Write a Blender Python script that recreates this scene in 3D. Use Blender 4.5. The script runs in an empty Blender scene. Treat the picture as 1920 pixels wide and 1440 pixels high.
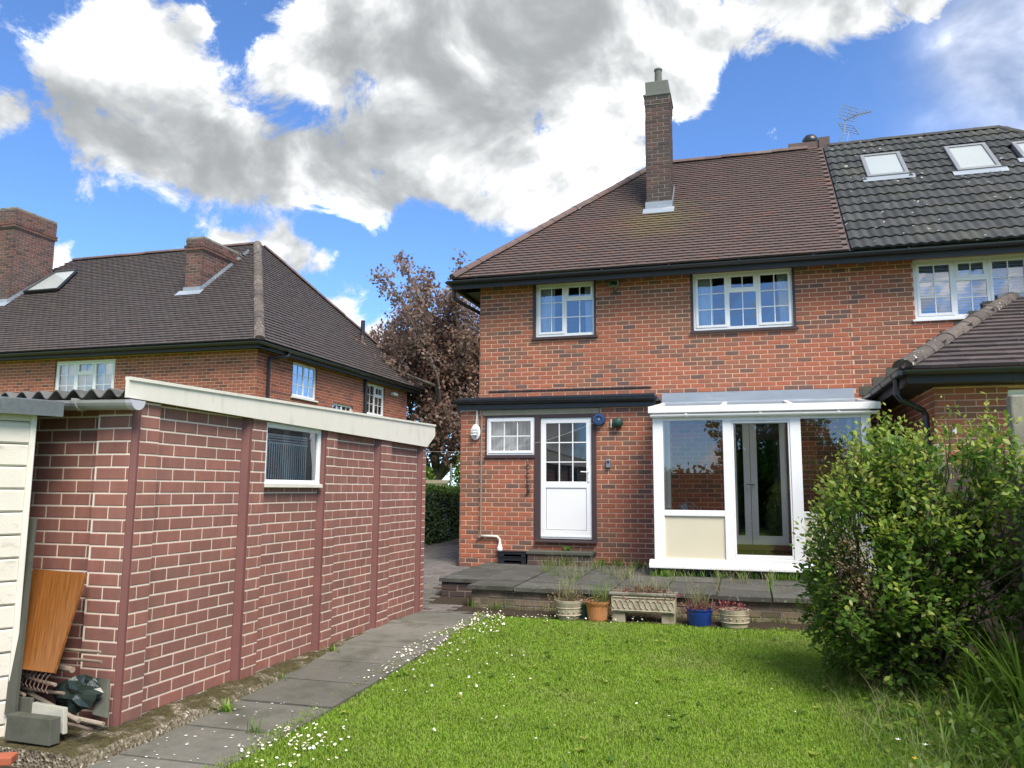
import bpy, math, random
import numpy as np
from mathutils import Matrix, Vector
random.seed(7); RNG = np.random.default_rng(7)
R = math.radians
scene = bpy.context.scene
col = scene.collection

# ------------------------------------------------------------------ camera
FPX = 1500.0                                    # focal length in pixels of a 1920 px wide frame
PITCH, ROLL, YAW, CAMH = R(7.49), R(0.353), R(16.3), 1.5
_c, _s = math.cos(YAW), math.sin(YAW)
_rt = np.array([_c, _s, 0.]); _f0 = np.array([-_s, _c, 0.]); _z = np.array([0, 0, 1.])
FW = math.cos(PITCH)*_f0 + math.sin(PITCH)*_z
_up = -math.sin(PITCH)*_f0 + math.cos(PITCH)*_z
RT = math.cos(ROLL)*_rt + math.sin(ROLL)*_up
UP = -math.sin(ROLL)*_rt + math.cos(ROLL)*_up
CAM = np.array([0, 0, CAMH])
cam_data = bpy.data.cameras.new('camera'); cam = bpy.data.objects.new('camera', cam_data); col.objects.link(cam)
cam_data.sensor_width = 36; cam_data.lens = 36*FPX/1920; cam_data.clip_end = 3000; cam_data.clip_start = 0.05
m = Matrix.Identity(4)
for i in range(3):
    m[i][0] = RT[i]; m[i][1] = UP[i]; m[i][2] = -FW[i]; m[i][3] = CAM[i]
cam.matrix_world = m
scene.camera = cam
scene.render.engine = 'CYCLES'
cy = scene.cycles; cy.max_bounces = 6; cy.diffuse_bounces = 4; cy.glossy_bounces = 3; cy.transmission_bounces = 4; cy.transparent_max_bounces = 8
scene.render.resolution_x = 1024; scene.render.resolution_y = 768
def ray(x, y): return FW + (x-960)/FPX*RT - (y-720)/FPX*UP
def onX(x, y, X): d = ray(x, y); return CAM + d*X/d[0]
def onY(x, y, Y): d = ray(x, y); return CAM + d*Y/d[1]
def onZ(x, y, Z): d = ray(x, y); return CAM + d*(Z-CAMH)/d[2]
def project(P):
    d = np.asarray(P)-CAM; w = d@FW
    return 960+FPX*(d@RT)/w, 720-FPX*(d@UP)/w, w

# ------------------------------------------------------------------ sky and sun
SUN_TO = Vector((0.50, -0.56, 0.98)).normalized()
SUN_EL = math.asin(SUN_TO.z); SUN_AZ = math.atan2(SUN_TO.x, SUN_TO.y)
world = bpy.data.worlds.new('World'); scene.world = world; world.use_nodes = True
world.cycles.sampling_method = 'MANUAL'; world.cycles.sample_map_resolution = 512
def build_sky():
    nt = world.node_tree; N = nt.nodes; L = nt.links; N.clear()
    def nd(t, **k):
        n = N.new(t)
        for a, v in k.items(): setattr(n, a, v)
        return n
    def math_(op, a, b=None, clamp=False):
        n = nd('ShaderNodeMath', operation=op, use_clamp=clamp)
        for i, v in enumerate((a, b)):
            if v is None: continue
            if isinstance(v, (int, float)): n.inputs[i].default_value = v
            else: L.new(v, n.inputs[i])
        return n.outputs[0]
    def smooth(v, a, b):
        n = nd('ShaderNodeMapRange', interpolation_type='SMOOTHSTEP'); L.new(v, n.inputs[0])
        n.inputs[1].default_value = a; n.inputs[2].default_value = b; return n.outputs[0]
    tc = nd('ShaderNodeTexCoord'); dirv = tc.outputs['Generated']
    sky = nd('ShaderNodeTexSky', sky_type='NISHITA', sun_disc=False, sun_elevation=SUN_EL, sun_rotation=SUN_AZ,
             altitude=2600, air_density=1.0, dust_density=0.1, ozone_density=1.6)
    # fbm noises on the direction sphere, lightly warped
    def noise(scale, detail, rough, off=0.0, dist=0.0, sh=(0, 0, 0)):
        mp = nd('ShaderNodeMapping'); L.new(dirv, mp.inputs[0]); mp.inputs[1].default_value = (off+sh[0], off*1.7+sh[1], off*.3+sh[2])
        mp.inputs[3].default_value = (1, 1, 1.25)
        n = nd('ShaderNodeTexNoise'); L.new(mp.outputs[0], n.inputs['Vector'])
        n.inputs['Scale'].default_value = scale; n.inputs['Detail'].default_value = detail
        n.inputs['Roughness'].default_value = rough; n.inputs['Distortion'].default_value = dist
        return n.outputs['Fac']
    n1 = noise(11, 7, .66, 0.0, .4); n2 = noise(6.0, 5, .55, 3.1, .3); n3 = noise(1.9, 2, .5, 7.7)
    lit = (RT*.55+UP*.8)*.040; n2s = noise(6.0, 5, .55, 3.1, .3, tuple(lit))            # the same billows seen a little towards the light
    def bank(blobs, k=1.0):
        tot = None
        for x, y, r in blobs:
            v = ray(x, y); q = np.linalg.norm(v); v = v/q; kk = 2/((r*k/1500/q)**2)
            dn = nd('ShaderNodeVectorMath', operation='DOT_PRODUCT'); L.new(dirv, dn.inputs[0]); dn.inputs[1].default_value = tuple(v)
            e = math_('EXPONENT', math_('MULTIPLY_ADD', dn.outputs['Value'], kk)); e.node.inputs[0].links[0].from_node.inputs[2].default_value = -kk
            tot = e if tot is None else math_('ADD', tot, e)
        return tot
    # cumulus banks, pixel x, y, radius: where cloud stands, and where it is thick and grey
    S = bank([(250,75,78),(160,185,80),(255,180,115),(330,250,105),(430,292,90),(550,300,86),(640,60,95),(720,130,130),(540,125,55),
              (850,110,150),(980,90,140),(800,280,100),(960,260,110),(1110,160,125),(1230,80,108),(1120,330,72),(960,345,65),(690,335,66),(1010,385,46),(870,345,52),
              (1380,40,70),(1500,12,70),(1620,5,66),(1740,0,50),(1285,175,46),(525,470,50),(588,490,36),(430,458,30),(100,487,34),(8,212,42),(690,640,75),(610,590,36),(370,45,26)])
    Gy = bank([(150,220,75),(270,250,75),(360,310,75),(490,330,75),(610,320,50),(650,80,70),(740,160,105),(870,90,125),(880,200,90),(1000,60,95),(960,230,75),(770,260,60),(1090,30,60)])
    # the rest of the sky: the same kind of broken cloud everywhere outside the banks placed above
    v = FW/np.linalg.norm(FW)
    dn = nd('ShaderNodeVectorMath', operation='DISTANCE'); L.new(dirv, dn.inputs[0]); dn.inputs[1].default_value = tuple(v)
    away = smooth(dn.outputs['Value'], .72, 1.0)
    S = math_('ADD', math_('MINIMUM', S, 1.0), math_('MULTIPLY', away, math_('MULTIPLY', math_('SUBTRACT', n3, .39), 5.0)))
    m1 = math_('SUBTRACT', n1, .5); m2 = math_('SUBTRACT', n2, .5)
    e = math_('MULTIPLY_ADD', m1, 2.6); L.new(S, e.node.inputs[2])
    alpha = smooth(e, .30, .74)
    thin = math_('MULTIPLY', smooth(math_('ADD', math_('MULTIPLY', n2, .5), math_('MULTIPLY', n1, .5)), .57, .74), .6)   # faint wisps in the blue
    haze = math_('MULTIPLY', math_('MINIMUM', bank([(1960,150,170),(1840,60,90)]), 1.0), .5)
    alpha = math_('MAXIMUM', math_('MAXIMUM', alpha, thin), haze)
    Gy = math_('ADD', math_('MINIMUM', Gy, 1.0), math_('MULTIPLY', away, .35))
    relief = math_('MULTIPLY', math_('SUBTRACT', n2, n2s), 3.6)
    core = math_('MULTIPLY_ADD', m2, 1.1); L.new(math_('MULTIPLY', Gy, .76), core.node.inputs[2])
    core = math_('ADD', math_('ADD', core, relief), math_('MULTIPLY', m1, -.7))
    core = smooth(core, -.55, 1.15)
    ramp = nd('ShaderNodeValToRGB'); L.new(core, ramp.inputs[0]); cr = ramp.color_ramp
    cr.elements[0].color = (.85, .85, .85, 1); cr.elements[1].color = (.178, .188, .193, 1)
    for p_, c_ in ((.12, (.56, .565, .57)), (.28, (.43, .435, .44)), (.45, (.345, .355, .36)), (.70, (.25, .261, .266))): k = cr.elements.new(p_); k.color = (*c_, 1)
    skc = nd('ShaderNodeVectorMath', operation='MULTIPLY'); L.new(sky.outputs[0], skc.inputs[0]); skc.inputs[1].default_value = (SKY_T[0], SKY_T[1], SKY_T[2])
    clc = nd('ShaderNodeVectorMath', operation='SCALE'); L.new(ramp.outputs[0], clc.inputs[0]); clc.inputs['Scale'].default_value = CLOUD_V
    mix = nd('ShaderNodeMix', data_type='RGBA'); L.new(alpha, mix.inputs['Factor']); L.new(skc.outputs[0], mix.inputs['A']); L.new(clc.outputs[0], mix.inputs['B'])
    bg = nd('ShaderNodeBackground'); L.new(mix.outputs['Result'], bg.inputs[0]); bg.inputs[1].default_value = SKY_STRENGTH
    out = nd('ShaderNodeOutputWorld'); L.new(bg.outputs[0], out.inputs[0])
SKY_STRENGTH = 0.13; SKY_T = (.42, .56, .72); CLOUD_V = 6.1
build_sky()
sun_d = bpy.data.lights.new('sun', 'SUN'); sun_d.energy = 2.0; sun_d.angle = R(30); sun_d.color = (1, .93, .82)
sun = bpy.data.objects.new('sun', sun_d); col.objects.link(sun)
sun.rotation_euler = (-SUN_TO).to_track_quat('-Z', 'Y').to_euler(); sun.location = (20, -10, 30)
vs = scene.view_settings; vs.view_transform = 'Standard'; vs.look = 'None'; vs.gamma = 1; vs.use_curve_mapping = False
vs.exposure = 1.6

# ------------------------------------------------------------------ materials
MATS = {}
def _mat(name):
    mt = bpy.data.materials.new(name); mt.use_nodes = True
    nt = mt.node_tree; nt.nodes.clear(); MATS[name] = mt
    return mt, nt
class NB:
    """small node builder"""
    def __init__(s, nt): s.nt = nt; s.N = nt.nodes; s.L = nt.links
    def n(s, t, **k):
        x = s.N.new(t)
        for a, v in k.items(): setattr(x, a, v)
        return x
    def lk(s, v, sock):
        if isinstance(v, bpy.types.NodeSocket): s.L.new(v, sock)
        elif isinstance(v, (tuple, list)) and sock.type == 'RGBA' and len(v) == 3: sock.default_value = (*v, 1)
        else: sock.default_value = v
    def m(s, op, a, b=0.0, c=None):
        x = s.n('ShaderNodeMath', operation=op); s.lk(a, x.inputs[0]); s.lk(b, x.inputs[1])
        if c is not None: s.lk(c, x.inputs[2])
        return x.outputs[0]
    def pos(s): return s.n('ShaderNodeNewGeometry').outputs['Position']
    def noise(s, scale, detail=4, rough=.55, vec=None, stretch=None, dist=0):
        v = vec or s.pos()
        if stretch:
            mp = s.n('ShaderNodeMapping'); s.L.new(v, mp.inputs[0]); mp.inputs[3].default_value = stretch; v = mp.outputs[0]
        x = s.n('ShaderNodeTexNoise'); s.L.new(v, x.inputs['Vector']); x.inputs['Scale'].default_value = scale
        x.inputs['Detail'].default_value = detail; x.inputs['Roughness'].default_value = rough; x.inputs['Distortion'].default_value = dist
        return x.outputs['Fac']
    def rand(s):
        a = s.n('ShaderNodeObjectInfo').outputs['Random']; b = s.n('ShaderNodeNewGeometry').outputs['Random Per Island']
        return s.m('FRACT', s.m('ADD', s.m('MULTIPLY', a, 7.31), b))
    def ramp(s, fac, stops, interp='LINEAR'):
        x = s.n('ShaderNodeValToRGB'); s.L.new(fac, x.inputs[0]); e = x.color_ramp.elements; x.color_ramp.interpolation = interp
        e[0].position = stops[0][0]; e[0].color = (*stops[0][1], 1); e[1].position = stops[-1][0]; e[1].color = (*stops[-1][1], 1)
        for p, c in stops[1:-1]: k = e.new(p); k.color = (*c, 1)
        return x.outputs[0]
    def mix(s, f, a, b, mode='MIX'):
        x = s.n('ShaderNodeMix', data_type='RGBA', blend_type=mode); s.lk(f, x.inputs['Factor']); s.lk(a, x.inputs['A']); s.lk(b, x.inputs['B'])
        return x.outputs['Result']
    def step(s, v, a, b):
        x = s.n('ShaderNodeMapRange', interpolation_type='SMOOTHSTEP'); s.lk(v, x.inputs[0]); x.inputs[1].default_value = a; x.inputs[2].default_value = b
        return x.outputs[0]
    def grey(s, v):
        x = s.n('ShaderNodeCombineColor'); [s.lk(v, x.inputs[i]) for i in range(3)]; return x.outputs[0]
    def finish(s, colr, rough=.8, bump=None, bs=.3, bd=.004, spec=.5, metal=0, trans=0.0):
        p = s.n('ShaderNodeBsdfPrincipled'); s.lk(colr, p.inputs['Base Color']); s.lk(rough, p.inputs['Roughness'])
        p.inputs['Specular IOR Level'].default_value = spec; p.inputs['Metallic'].default_value = metal
        if bump is not None:
            b = s.n('ShaderNodeBump'); s.lk(bump, b.inputs['Height']); b.inputs['Strength'].default_value = bs; b.inputs['Distance'].default_value = bd
            s.L.new(b.outputs[0], p.inputs['Normal'])
        sh = p.outputs[0]
        if trans:
            t = s.n('ShaderNodeBsdfTranslucent'); s.lk(colr, t.inputs[0]); mx = s.n('ShaderNodeMixShader'); mx.inputs[0].default_value = trans
            s.L.new(sh, mx.inputs[1]); s.L.new(t.outputs[0], mx.inputs[2]); sh = mx.outputs[0]
        o = s.n('ShaderNodeOutputMaterial'); s.L.new(sh, o.inputs[0])
def plain(name, c, rough=.6, var=.12, scale=8, bump=.15, spec=.5, metal=0, dirt=None, dscale=3, dlo=.5, dhi=.75, stretch=None):
    mt, nt = _mat(name); b = NB(nt)
    f = b.noise(scale, 6, .6, stretch=stretch)
    k = b.m('MULTIPLY_ADD', f, 2*var, 1-var)
    c1 = b.mix(1.0, c, b.grey(k), 'MULTIPLY')
    if dirt: c1 = b.mix(b.m('MULTIPLY', b.step(b.noise(dscale, 8, .65, stretch=stretch), dlo, dhi), .8), c1, dirt)
    b.finish(c1, b.m('MULTIPLY_ADD', f, .2, rough-.1), b.noise(scale*12, 4, .6) if bump else None, bump, .003, spec, metal)
    return mt
def pieces_mat(name, stops, var=.25, nscale=40, rough=.85, patch=None, pscale=.6, plo=.5, phi=.7, pamt=.7, speck=None, sscale=25, slo=.66, shi=.72, patch2=None, grain=None, bump=.5):
    """colour of each piece from its own random number, then grain, patches and specks with shapes of their own"""
    mt, nt = _mat(name); b = NB(nt)
    c = b.ramp(b.rand(), stops)
    k = b.m('MULTIPLY_ADD', b.noise(nscale, 5, .65, stretch=grain), 2*var, 1-var)
    c = b.mix(1.0, c, b.grey(k), 'MULTIPLY')
    if patch: c = b.mix(b.m('MULTIPLY', b.step(b.noise(pscale, 6, .6), plo, phi), pamt), c, patch)
    if patch2:
        (px, py, pz, r0), pc, pa = patch2
        d = b.n('ShaderNodeVectorMath', operation='DISTANCE'); b.L.new(b.pos(), d.inputs[0]); d.inputs[1].default_value = (px, py, pz)
        q = b.m('ADD', d.outputs['Value'], b.m('MULTIPLY', b.noise(3, 6, .7), r0*1.6))
        c = b.mix(b.m('MULTIPLY', b.m('SUBTRACT', 1.0, b.step(q, r0*.9, r0*2.0)), pa), c, pc)
    if speck: c = b.mix(b.m('MULTIPLY', b.step(b.noise(sscale, 3, .6), slo, shi), b.step(b.noise(1.3, 4, .6), .38, .6)), c, speck)
    b.finish(c, rough, b.noise(nscale*3, 5, .65), bump, .004)
    return mt

BRICK = pieces_mat('red_brick', [(0, (.12, .074, .062)), (.07, (.155, .088, .070)), (.14, (.225, .098, .062)), (.30, (.325, .110, .060)),
                   (.50, (.385, .122, .064)), (.72, (.34, .106, .060)), (.88, (.27, .112, .068)), (1, (.18, .085, .060))], .30, 45,
                   patch=(.20, .112, .068), pscale=.8, plo=.48, phi=.72, pamt=.65, speck=(.62, .5, .42), sscale=30, slo=.76, shi=.80)
BRICK_DARK = pieces_mat('weathered_shaded_brick', [(0, (.05, .036, .034)), (.25, (.075, .045, .04)), (.55, (.11, .058, .048)), (.8, (.09, .052, .045)), (1, (.06, .042, .038))], .35, 40,
                   patch=(.045, .042, .042), pscale=1.2, plo=.45, phi=.62, pamt=.8)  # the chimney's back-lit darkness is put into these brick colours
BRICK_FAR = pieces_mat('neighbour_brick', [(0, (.15, .066, .05)), (.2, (.24, .085, .056)), (.5, (.35, .11, .066)), (1, (.28, .095, .06))], .25, 35)
BRICK_OLD = pieces_mat('mossy_brick', [(0, (.12, .085, .06)), (.3, (.20, .15, .10)), (.6, (.26, .20, .14)), (1, (.17, .125, .085))], .35, 30,
                   patch=(.075, .075, .045), pscale=3, plo=.45, phi=.65, pamt=.8, speck=(.4, .38, .3), sscale=28, slo=.68, shi=.74)
MORTAR = plain('mortar', (.64, .41, .29), .95, .2, 6, .5, .2, dirt=(.38, .27, .20), dscale=1.2, dlo=.46, dhi=.72)
MORTAR_GREY = plain('grey_mortar', (.22, .19, .16), .95, .25, 8, .5, .2)
CHIM_MORTAR = plain('chimney_mortar', (.24, .21, .19), .95, .25, 8, .5, .2)
GBRICK = pieces_mat('painted_panel_brick', [(0, (.235, .105, .085)), (.4, (.27, .118, .094)), (.75, (.30, .128, .10)), (1, (.255, .122, .10))], .30, 9, grain=(1.6, 1.6, .4),
                   rough=.62, patch=(.17, .095, .078), pscale=1.4, plo=.46, phi=.70, pamt=.6, speck=(.5, .4, .35), sscale=60, slo=.76, shi=.80, bump=.4)
GMORTAR = plain('cream_joint_paint', (.78, .67, .57), .8, .12, 9, .3, .3, dirt=(.50, .38, .31), dscale=5, dlo=.58, dhi=.75)
GPAINT = plain('maroon_paint', (.17, .068, .060), .55, .2, 5, .25)
TILE = pieces_mat('clay_roof_tile', [(0, (.098, .070, .066)), (.3, (.108, .076, .070)), (.6, (.118, .082, .074)), (.9, (.112, .074, .066)), (1, (.145, .080, .066))], .2, 25,
                  rough=.62, patch=(.165, .085, .070), pscale=.75, plo=.52, phi=.75, pamt=.5, speck=(.45, .42, .36), sscale=26, slo=.74, shi=.78,
                  patch2=((-1.45, 14.6, 6.2, 1.0), (.16, .135, .05), .6))
TILE_FAR = pieces_mat('neighbour_roof_tile', [(0, (.062, .050, .048)), (.5, (.072, .058, .055)), (.85, (.080, .063, .059)), (1, (.09, .068, .062))], .22, 22,
                  rough=.62, patch=(.07, .062, .06), pscale=.5, plo=.5, phi=.7, pamt=.5, speck=(.5, .48, .43), sscale=17, slo=.69, shi=.73)
PANTILE = pieces_mat('concrete_pantile', [(0, (.022, .025, .027)), (.5, (.031, .034, .036)), (1, (.044, .047, .048))], .35, 20,
                  rough=.72, patch=(.065, .068, .052), pscale=1.2, plo=.5, phi=.7, pamt=.7, speck=(.52, .52, .47), sscale=9, slo=.66, shi=.71)
LEANTILE = pieces_mat('brown_lean_to_tile', [(0, (.055, .042, .042)), (.5, (.075, .058, .056)), (1, (.095, .07, .066))], .3, 25,
                  rough=.75, speck=(.5, .48, .45), sscale=14, slo=.70, shi=.74)
HIPTILE = pieces_mat('lichened_hip_tile', [(0, (.075, .062, .056)), (.5, (.095, .078, .068)), (1, (.12, .096, .082))], .4, 18,
                  rough=.9, patch=(.15, .125, .105), pscale=5, plo=.5, phi=.65, pamt=.7, speck=(.6, .57, .5), sscale=20, slo=.62, shi=.68)
RIDGE = pieces_mat('clay_ridge_tile', [(0, (.095, .065, .062)), (.5, (.12, .078, .072)), (1, (.145, .09, .08))], .3, 25, rough=.8, patch=(.2, .17, .15), pscale=2, pamt=.6)
WHITE = plain('white_upvc', (.84, .85, .85), .34, .04, 3, 0, .5, dirt=(.66, .66, .62), dscale=2.5, dlo=.55, dhi=.85, stretch=(1, 1, .4))
WHITE_OLD = plain('dirty_white_board', (.70, .67, .60), .7, .08, 5, .25, .3, dirt=(.47, .45, .38), dscale=7, dlo=.52, dhi=.8, stretch=(1, 1, .35))
SHEDW = plain('flaking_white_paint', (.66, .62, .54), .75, .1, 6, .5, .3, dirt=(.33, .29, .23), dscale=9, dlo=.55, dhi=.70, stretch=(1, .35, 1))
BLACK = plain('black_upvc', (.018, .021, .026), .35, .2, 5, .05, .5)
BROWNW = plain('brown_stained_timber', (.058, .040, .042), .55, .25, 6, .2, .4, stretch=(1, 1, .2))
SOFFIT = plain('dark_soffit', (.022, .023, .028), .6, .25, 5, .1)
LEAD = plain('lead_flashing', (.25, .29, .34), .5, .25, 5, .3, .5, dirt=(.42, .46, .5), dscale=3, stretch=(.5, 1, 2))
CREAM = plain('cream_panel', (.66, .62, .47), .5, .04, 2, 0, .4)
CONC = plain('weathered_concrete', (.26, .25, .21), .92, .3, 10, .8, .2, dirt=(.12, .12, .08), dscale=4, dlo=.45, dhi=.65)
LINTEL = plain('stained_concrete_lintel', (.33, .30, .22), .9, .2, 10, .5, .2, dirt=(.2, .17, .12), dscale=6)
SLATEGREY = plain('grey_board', (.085, .088, .072), .8, .25, 6, .4, .3, dirt=(.05, .056, .036), dscale=5)
FELT = plain('grey_roofing_felt', (.115, .13, .14), .92, .3, 30, .8, .2, dirt=(.2, .22, .22), dscale=5)
ASB = plain('corrugated_cement', (.15, .15, .145), .9, .3, 8, .6, .2, dirt=(.055, .055, .05), dscale=3, dlo=.42, dhi=.62)
GUTG = plain('grey_plastic_gutter', (.34, .34, .32), .5, .2, 9, .15, .4, dirt=(.2, .19, .16), dscale=7)
GUTEND = plain('pale_gutter_end', (.50, .50, .56), .5, .08, 9, .05, .4)
STEEL = plain('galvanised_metal', (.42, .43, .44), .35, .1, 10, .1, .5, .9)
RUST = plain('rusty_pipe_metal', (.16, .105, .08), .7, .3, 12, .4, .3)
COPPER = plain('grey_brown_pipe', (.26, .19, .15), .5, .25, 9, .2, .4)
BLUE_GLAZE = plain('blue_glaze', (.010, .035, .19), .12, .2, 5, 0, .6)
TERRA = plain('terracotta', (.44, .19, .075), .75, .25, 8, .4, .3, dirt=(.55, .42, .3), dscale=7, dlo=.55, dhi=.75)
STONE = plain('cast_stone', (.42, .37, .28), .9, .25, 14, .7, .2, dirt=(.17, .15, .09), dscale=7, dlo=.47, dhi=.68)
SOIL = plain('dark_soil', (.045, .033, .022), .95, .4, 30, .8, .2)
DARKIN = plain('dark_interior', (.20, .19, .18), .9, .15, 3, 0, .2)
CURTAIN = plain('net_curtain', (.82, .83, .84), .9, .1, 30, 0, .1)
NAVY = plain('navy_damp_course', (.014, .018, .036), .55, .3, 8, .3, .4, dirt=(.42, .37, .32), dscale=5, dlo=.64, dhi=.70)
ALARMB = plain('blue_plastic', (.02, .055, .15), .35, .1, 5, 0, .5)
GREENP = plain('dark_green_plastic', (.012, .055, .04), .4, .2, 6, .05, .5)
CLEARP = plain('frosted_lamp_glass', (.60, .62, .58), .25, .1, 30, .1, .6)
BAG = plain('dark_green_polythene', (.018, .030, .026), .22, .35, 14, .5, .6)
BARK = plain('bark', (.10, .085, .068), .95, .35, 20, .9, .2)
BARKT = plain('pale_grey_bark', (.15, .135, .11), .9, .3, 9, .7, .2)
BARKG = plain('grey_green_twig', (.15, .145, .105), .9, .3, 20, .5, .2)
FENCEW = pieces_mat('weathered_fence_board', [(0, (.30, .19, .15)), (.5, (.40, .265, .21)), (1, (.34, .24, .195))], .4, 9, grain=(1, 1, .08), patch=(.2, .17, .13), pscale=3, pamt=.6)
STICK = pieces_mat('old_cane', [(0, (.13, .095, .075)), (.5, (.22, .16, .125)), (1, (.30, .25, .19))], .3, 30)
SLAB = pieces_mat('paving_slab', [(0, (.11, .106, .090)), (.5, (.145, .139, .118)), (1, (.185, .176, .15))], .28, 16, rough=.92, patch=(.07, .07, .05), pscale=3.0, plo=.44, phi=.70, pamt=.8,
                 speck=(.55, .54, .47), sscale=21, slo=.70, shi=.725)
PSLAB = pieces_mat('patio_slab', [(0, (.055, .053, .048)), (.5, (.074, .071, .064)), (1, (.098, .094, .084))], .28, 16, rough=.9, patch=(.038, .041, .028), pscale=3.2, plo=.45, phi=.66, pamt=.8, speck=(.25, .27, .18), sscale=24, slo=.62, shi=.68)
BLOCK = pieces_mat('paving_block', [(0, (.105, .095, .088)), (.5, (.135, .12, .11)), (1, (.165, .14, .125))], .3, 25, rough=.92, patch=(.085, .085, .07), pscale=1.3, plo=.45, phi=.65, pamt=.7)
PETAL = plain('white_petal', (.82, .82, .80), .7, .05, 30, 0, .2)
YELLOW = plain('yellow_petal', (.75, .52, .03), .6, .1, 30, 0, .2)
def leafmat(name, stops, rough=.5, trans=.35, var=.2, patch=None, spec=.35):
    mt, nt = _mat(name); b = NB(nt)
    c = b.ramp(b.rand(), stops)
    c = b.mix(1.0, c, b.grey(b.m('MULTIPLY_ADD', b.noise(3, 3), 2*var, 1-var)), 'MULTIPLY')
    if patch: c = b.mix(b.m('MULTIPLY', b.step(b.noise(.9, 5, .6), .5, .7), .6), c, patch)
    b.finish(c, rough, None, spec=spec, trans=trans); return mt
GRASS = leafmat('lawn_blade', [(0, (.175, .30, .024)), (.4, (.235, .385, .036)), (.78, (.29, .44, .054)), (.92, (.31, .39, .09)), (1, (.42, .40, .20))], .65, .45, .32, patch=(.31, .36, .11))
LEAF_Y = leafmat('young_leaf', [(0, (.20, .29, .035)), (.5, (.29, .37, .05)), (1, (.38, .42, .10))], .45, .45)
LEAF_G = leafmat('green_leaf', [(0, (.09, .185, .026)), (.5, (.135, .25, .034)), (1, (.18, .31, .05))], .38, .5)
LEAF_D = leafmat('dark_leaf', [(0, (.075, .155, .026)), (.5, (.11, .21, .036)), (1, (.145, .255, .048))], .4, .5)
LEAF_B = leafmat('dry_leaf', [(0, (.14, .085, .05)), (.5, (.21, .14, .075)), (1, (.29, .21, .11))], .8, .2)
HEDGE_D = leafmat('hedge_leaf', [(0, (.05, .095, .036)), (.6, (.085, .145, .052)), (1, (.11, .19, .066))], .4, .3)
HEDGE_T = leafmat('hedge_top_leaf', [(0, (.06, .13, .018)), (1, (.13, .21, .035))], .5, .35)
PURPLE = leafmat('purple_leaf', [(0, (.20, .135, .118)), (.4, (.27, .185, .155)), (.7, (.32, .205, .16)), (1, (.26, .235, .155))], .5, .45, .2, patch=(.26, .13, .085))
STRAP = leafmat('strap_leaf', [(0, (.12, .23, .03)), (.5, (.18, .32, .04)), (1, (.25, .40, .065))], .4, .5)
DRYG = leafmat('dry_grass', [(0, (.24, .235, .115)), (.5, (.34, .31, .19)), (1, (.20, .26, .09))], .8, .3)
REDPL = leafmat('red_stonecrop', [(0, (.16, .028, .04)), (.5, (.25, .05, .06)), (1, (.33, .13, .10))], .6, .2)

def glassmat(name, tint=(.85, .9, .9), refl=.10, rough=.01):
    mt, nt = _mat(name); b = NB(nt)
    t = b.n('ShaderNodeBsdfTransparent'); t.inputs[0].default_value = (*tint, 1)
    g = b.n('ShaderNodeBsdfGlossy'); g.inputs['Roughness'].default_value = rough; g.inputs[0].default_value = (.95, .97, 1, 1)
    fr = b.n('ShaderNodeFresnel'); fr.inputs[0].default_value = 1.5
    f = b.m('ADD', b.m('MULTIPLY', fr.outputs[0], 1.3), refl)
    bm = b.n('ShaderNodeBump'); b.lk(b.noise(1.1, 2), bm.inputs['Height']); bm.inputs['Strength'].default_value = .04; bm.inputs['Distance'].default_value = .05
    b.L.new(bm.outputs[0], g.inputs['Normal'])
    mx = b.n('ShaderNodeMixShader'); b.L.new(f, mx.inputs[0]); b.L.new(t.outputs[0], mx.inputs[1]); b.L.new(g.outputs[0], mx.inputs[2])
    o = b.n('ShaderNodeOutputMaterial'); b.L.new(mx.outputs[0], o.inputs[0]); return mt
GLASS = glassmat('window_glass', refl=.17)
GLASS_DARK = glassmat('conservatory_glass', (.74, .76, .74), .05)
def skylight_glass():
    mt, nt = _mat('skylight_glass'); b = NB(nt)
    b.finish(b.mix(b.noise(.9, 3), (.33, .37, .37), (.42, .45, .44)), .12, None, spec=.7); return mt
SKYGLASS = skylight_glass()
def polyc():
    mt, nt = _mat('polycarbonate_sheet'); b = NB(nt)
    t = b.n('ShaderNodeBsdfTransparent'); t.inputs[0].default_value = (.42, .42, .42, 1)
    d = b.n('ShaderNodeBsdfPrincipled'); d.inputs['Base Color'].default_value = (.5, .52, .52, 1); d.inputs['Roughness'].default_value = .3
    mx = b.n('ShaderNodeMixShader'); mx.inputs[0].default_value = .6; b.L.new(t.outputs[0], mx.inputs[1]); b.L.new(d.outputs[0], mx.inputs[2])
    o = b.n('ShaderNodeOutputMaterial'); b.L.new(mx.outputs[0], o.inputs[0]); return mt
POLY = polyc()
def woodgrain():
    mt, nt = _mat('wood_effect_laminate'); b = NB(nt)
    tcv = b.n('ShaderNodeTexCoord').outputs['Object']
    f = b.noise(3.2, 7, .7, vec=tcv, stretch=(26, 1, 1.1)); g = b.noise(9, 3, .6, vec=tcv, stretch=(30, 1, .8))
    c = b.ramp(b.m('ADD', b.m('MULTIPLY', f, .7), b.m('MULTIPLY', g, .3)), [(.32, (.09, .030, .008)), (.5, (.21, .078, .018)), (.66, (.30, .125, .032))])
    b.finish(c, .35, None, spec=.5); return mt
LAMINATE = woodgrain()
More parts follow.
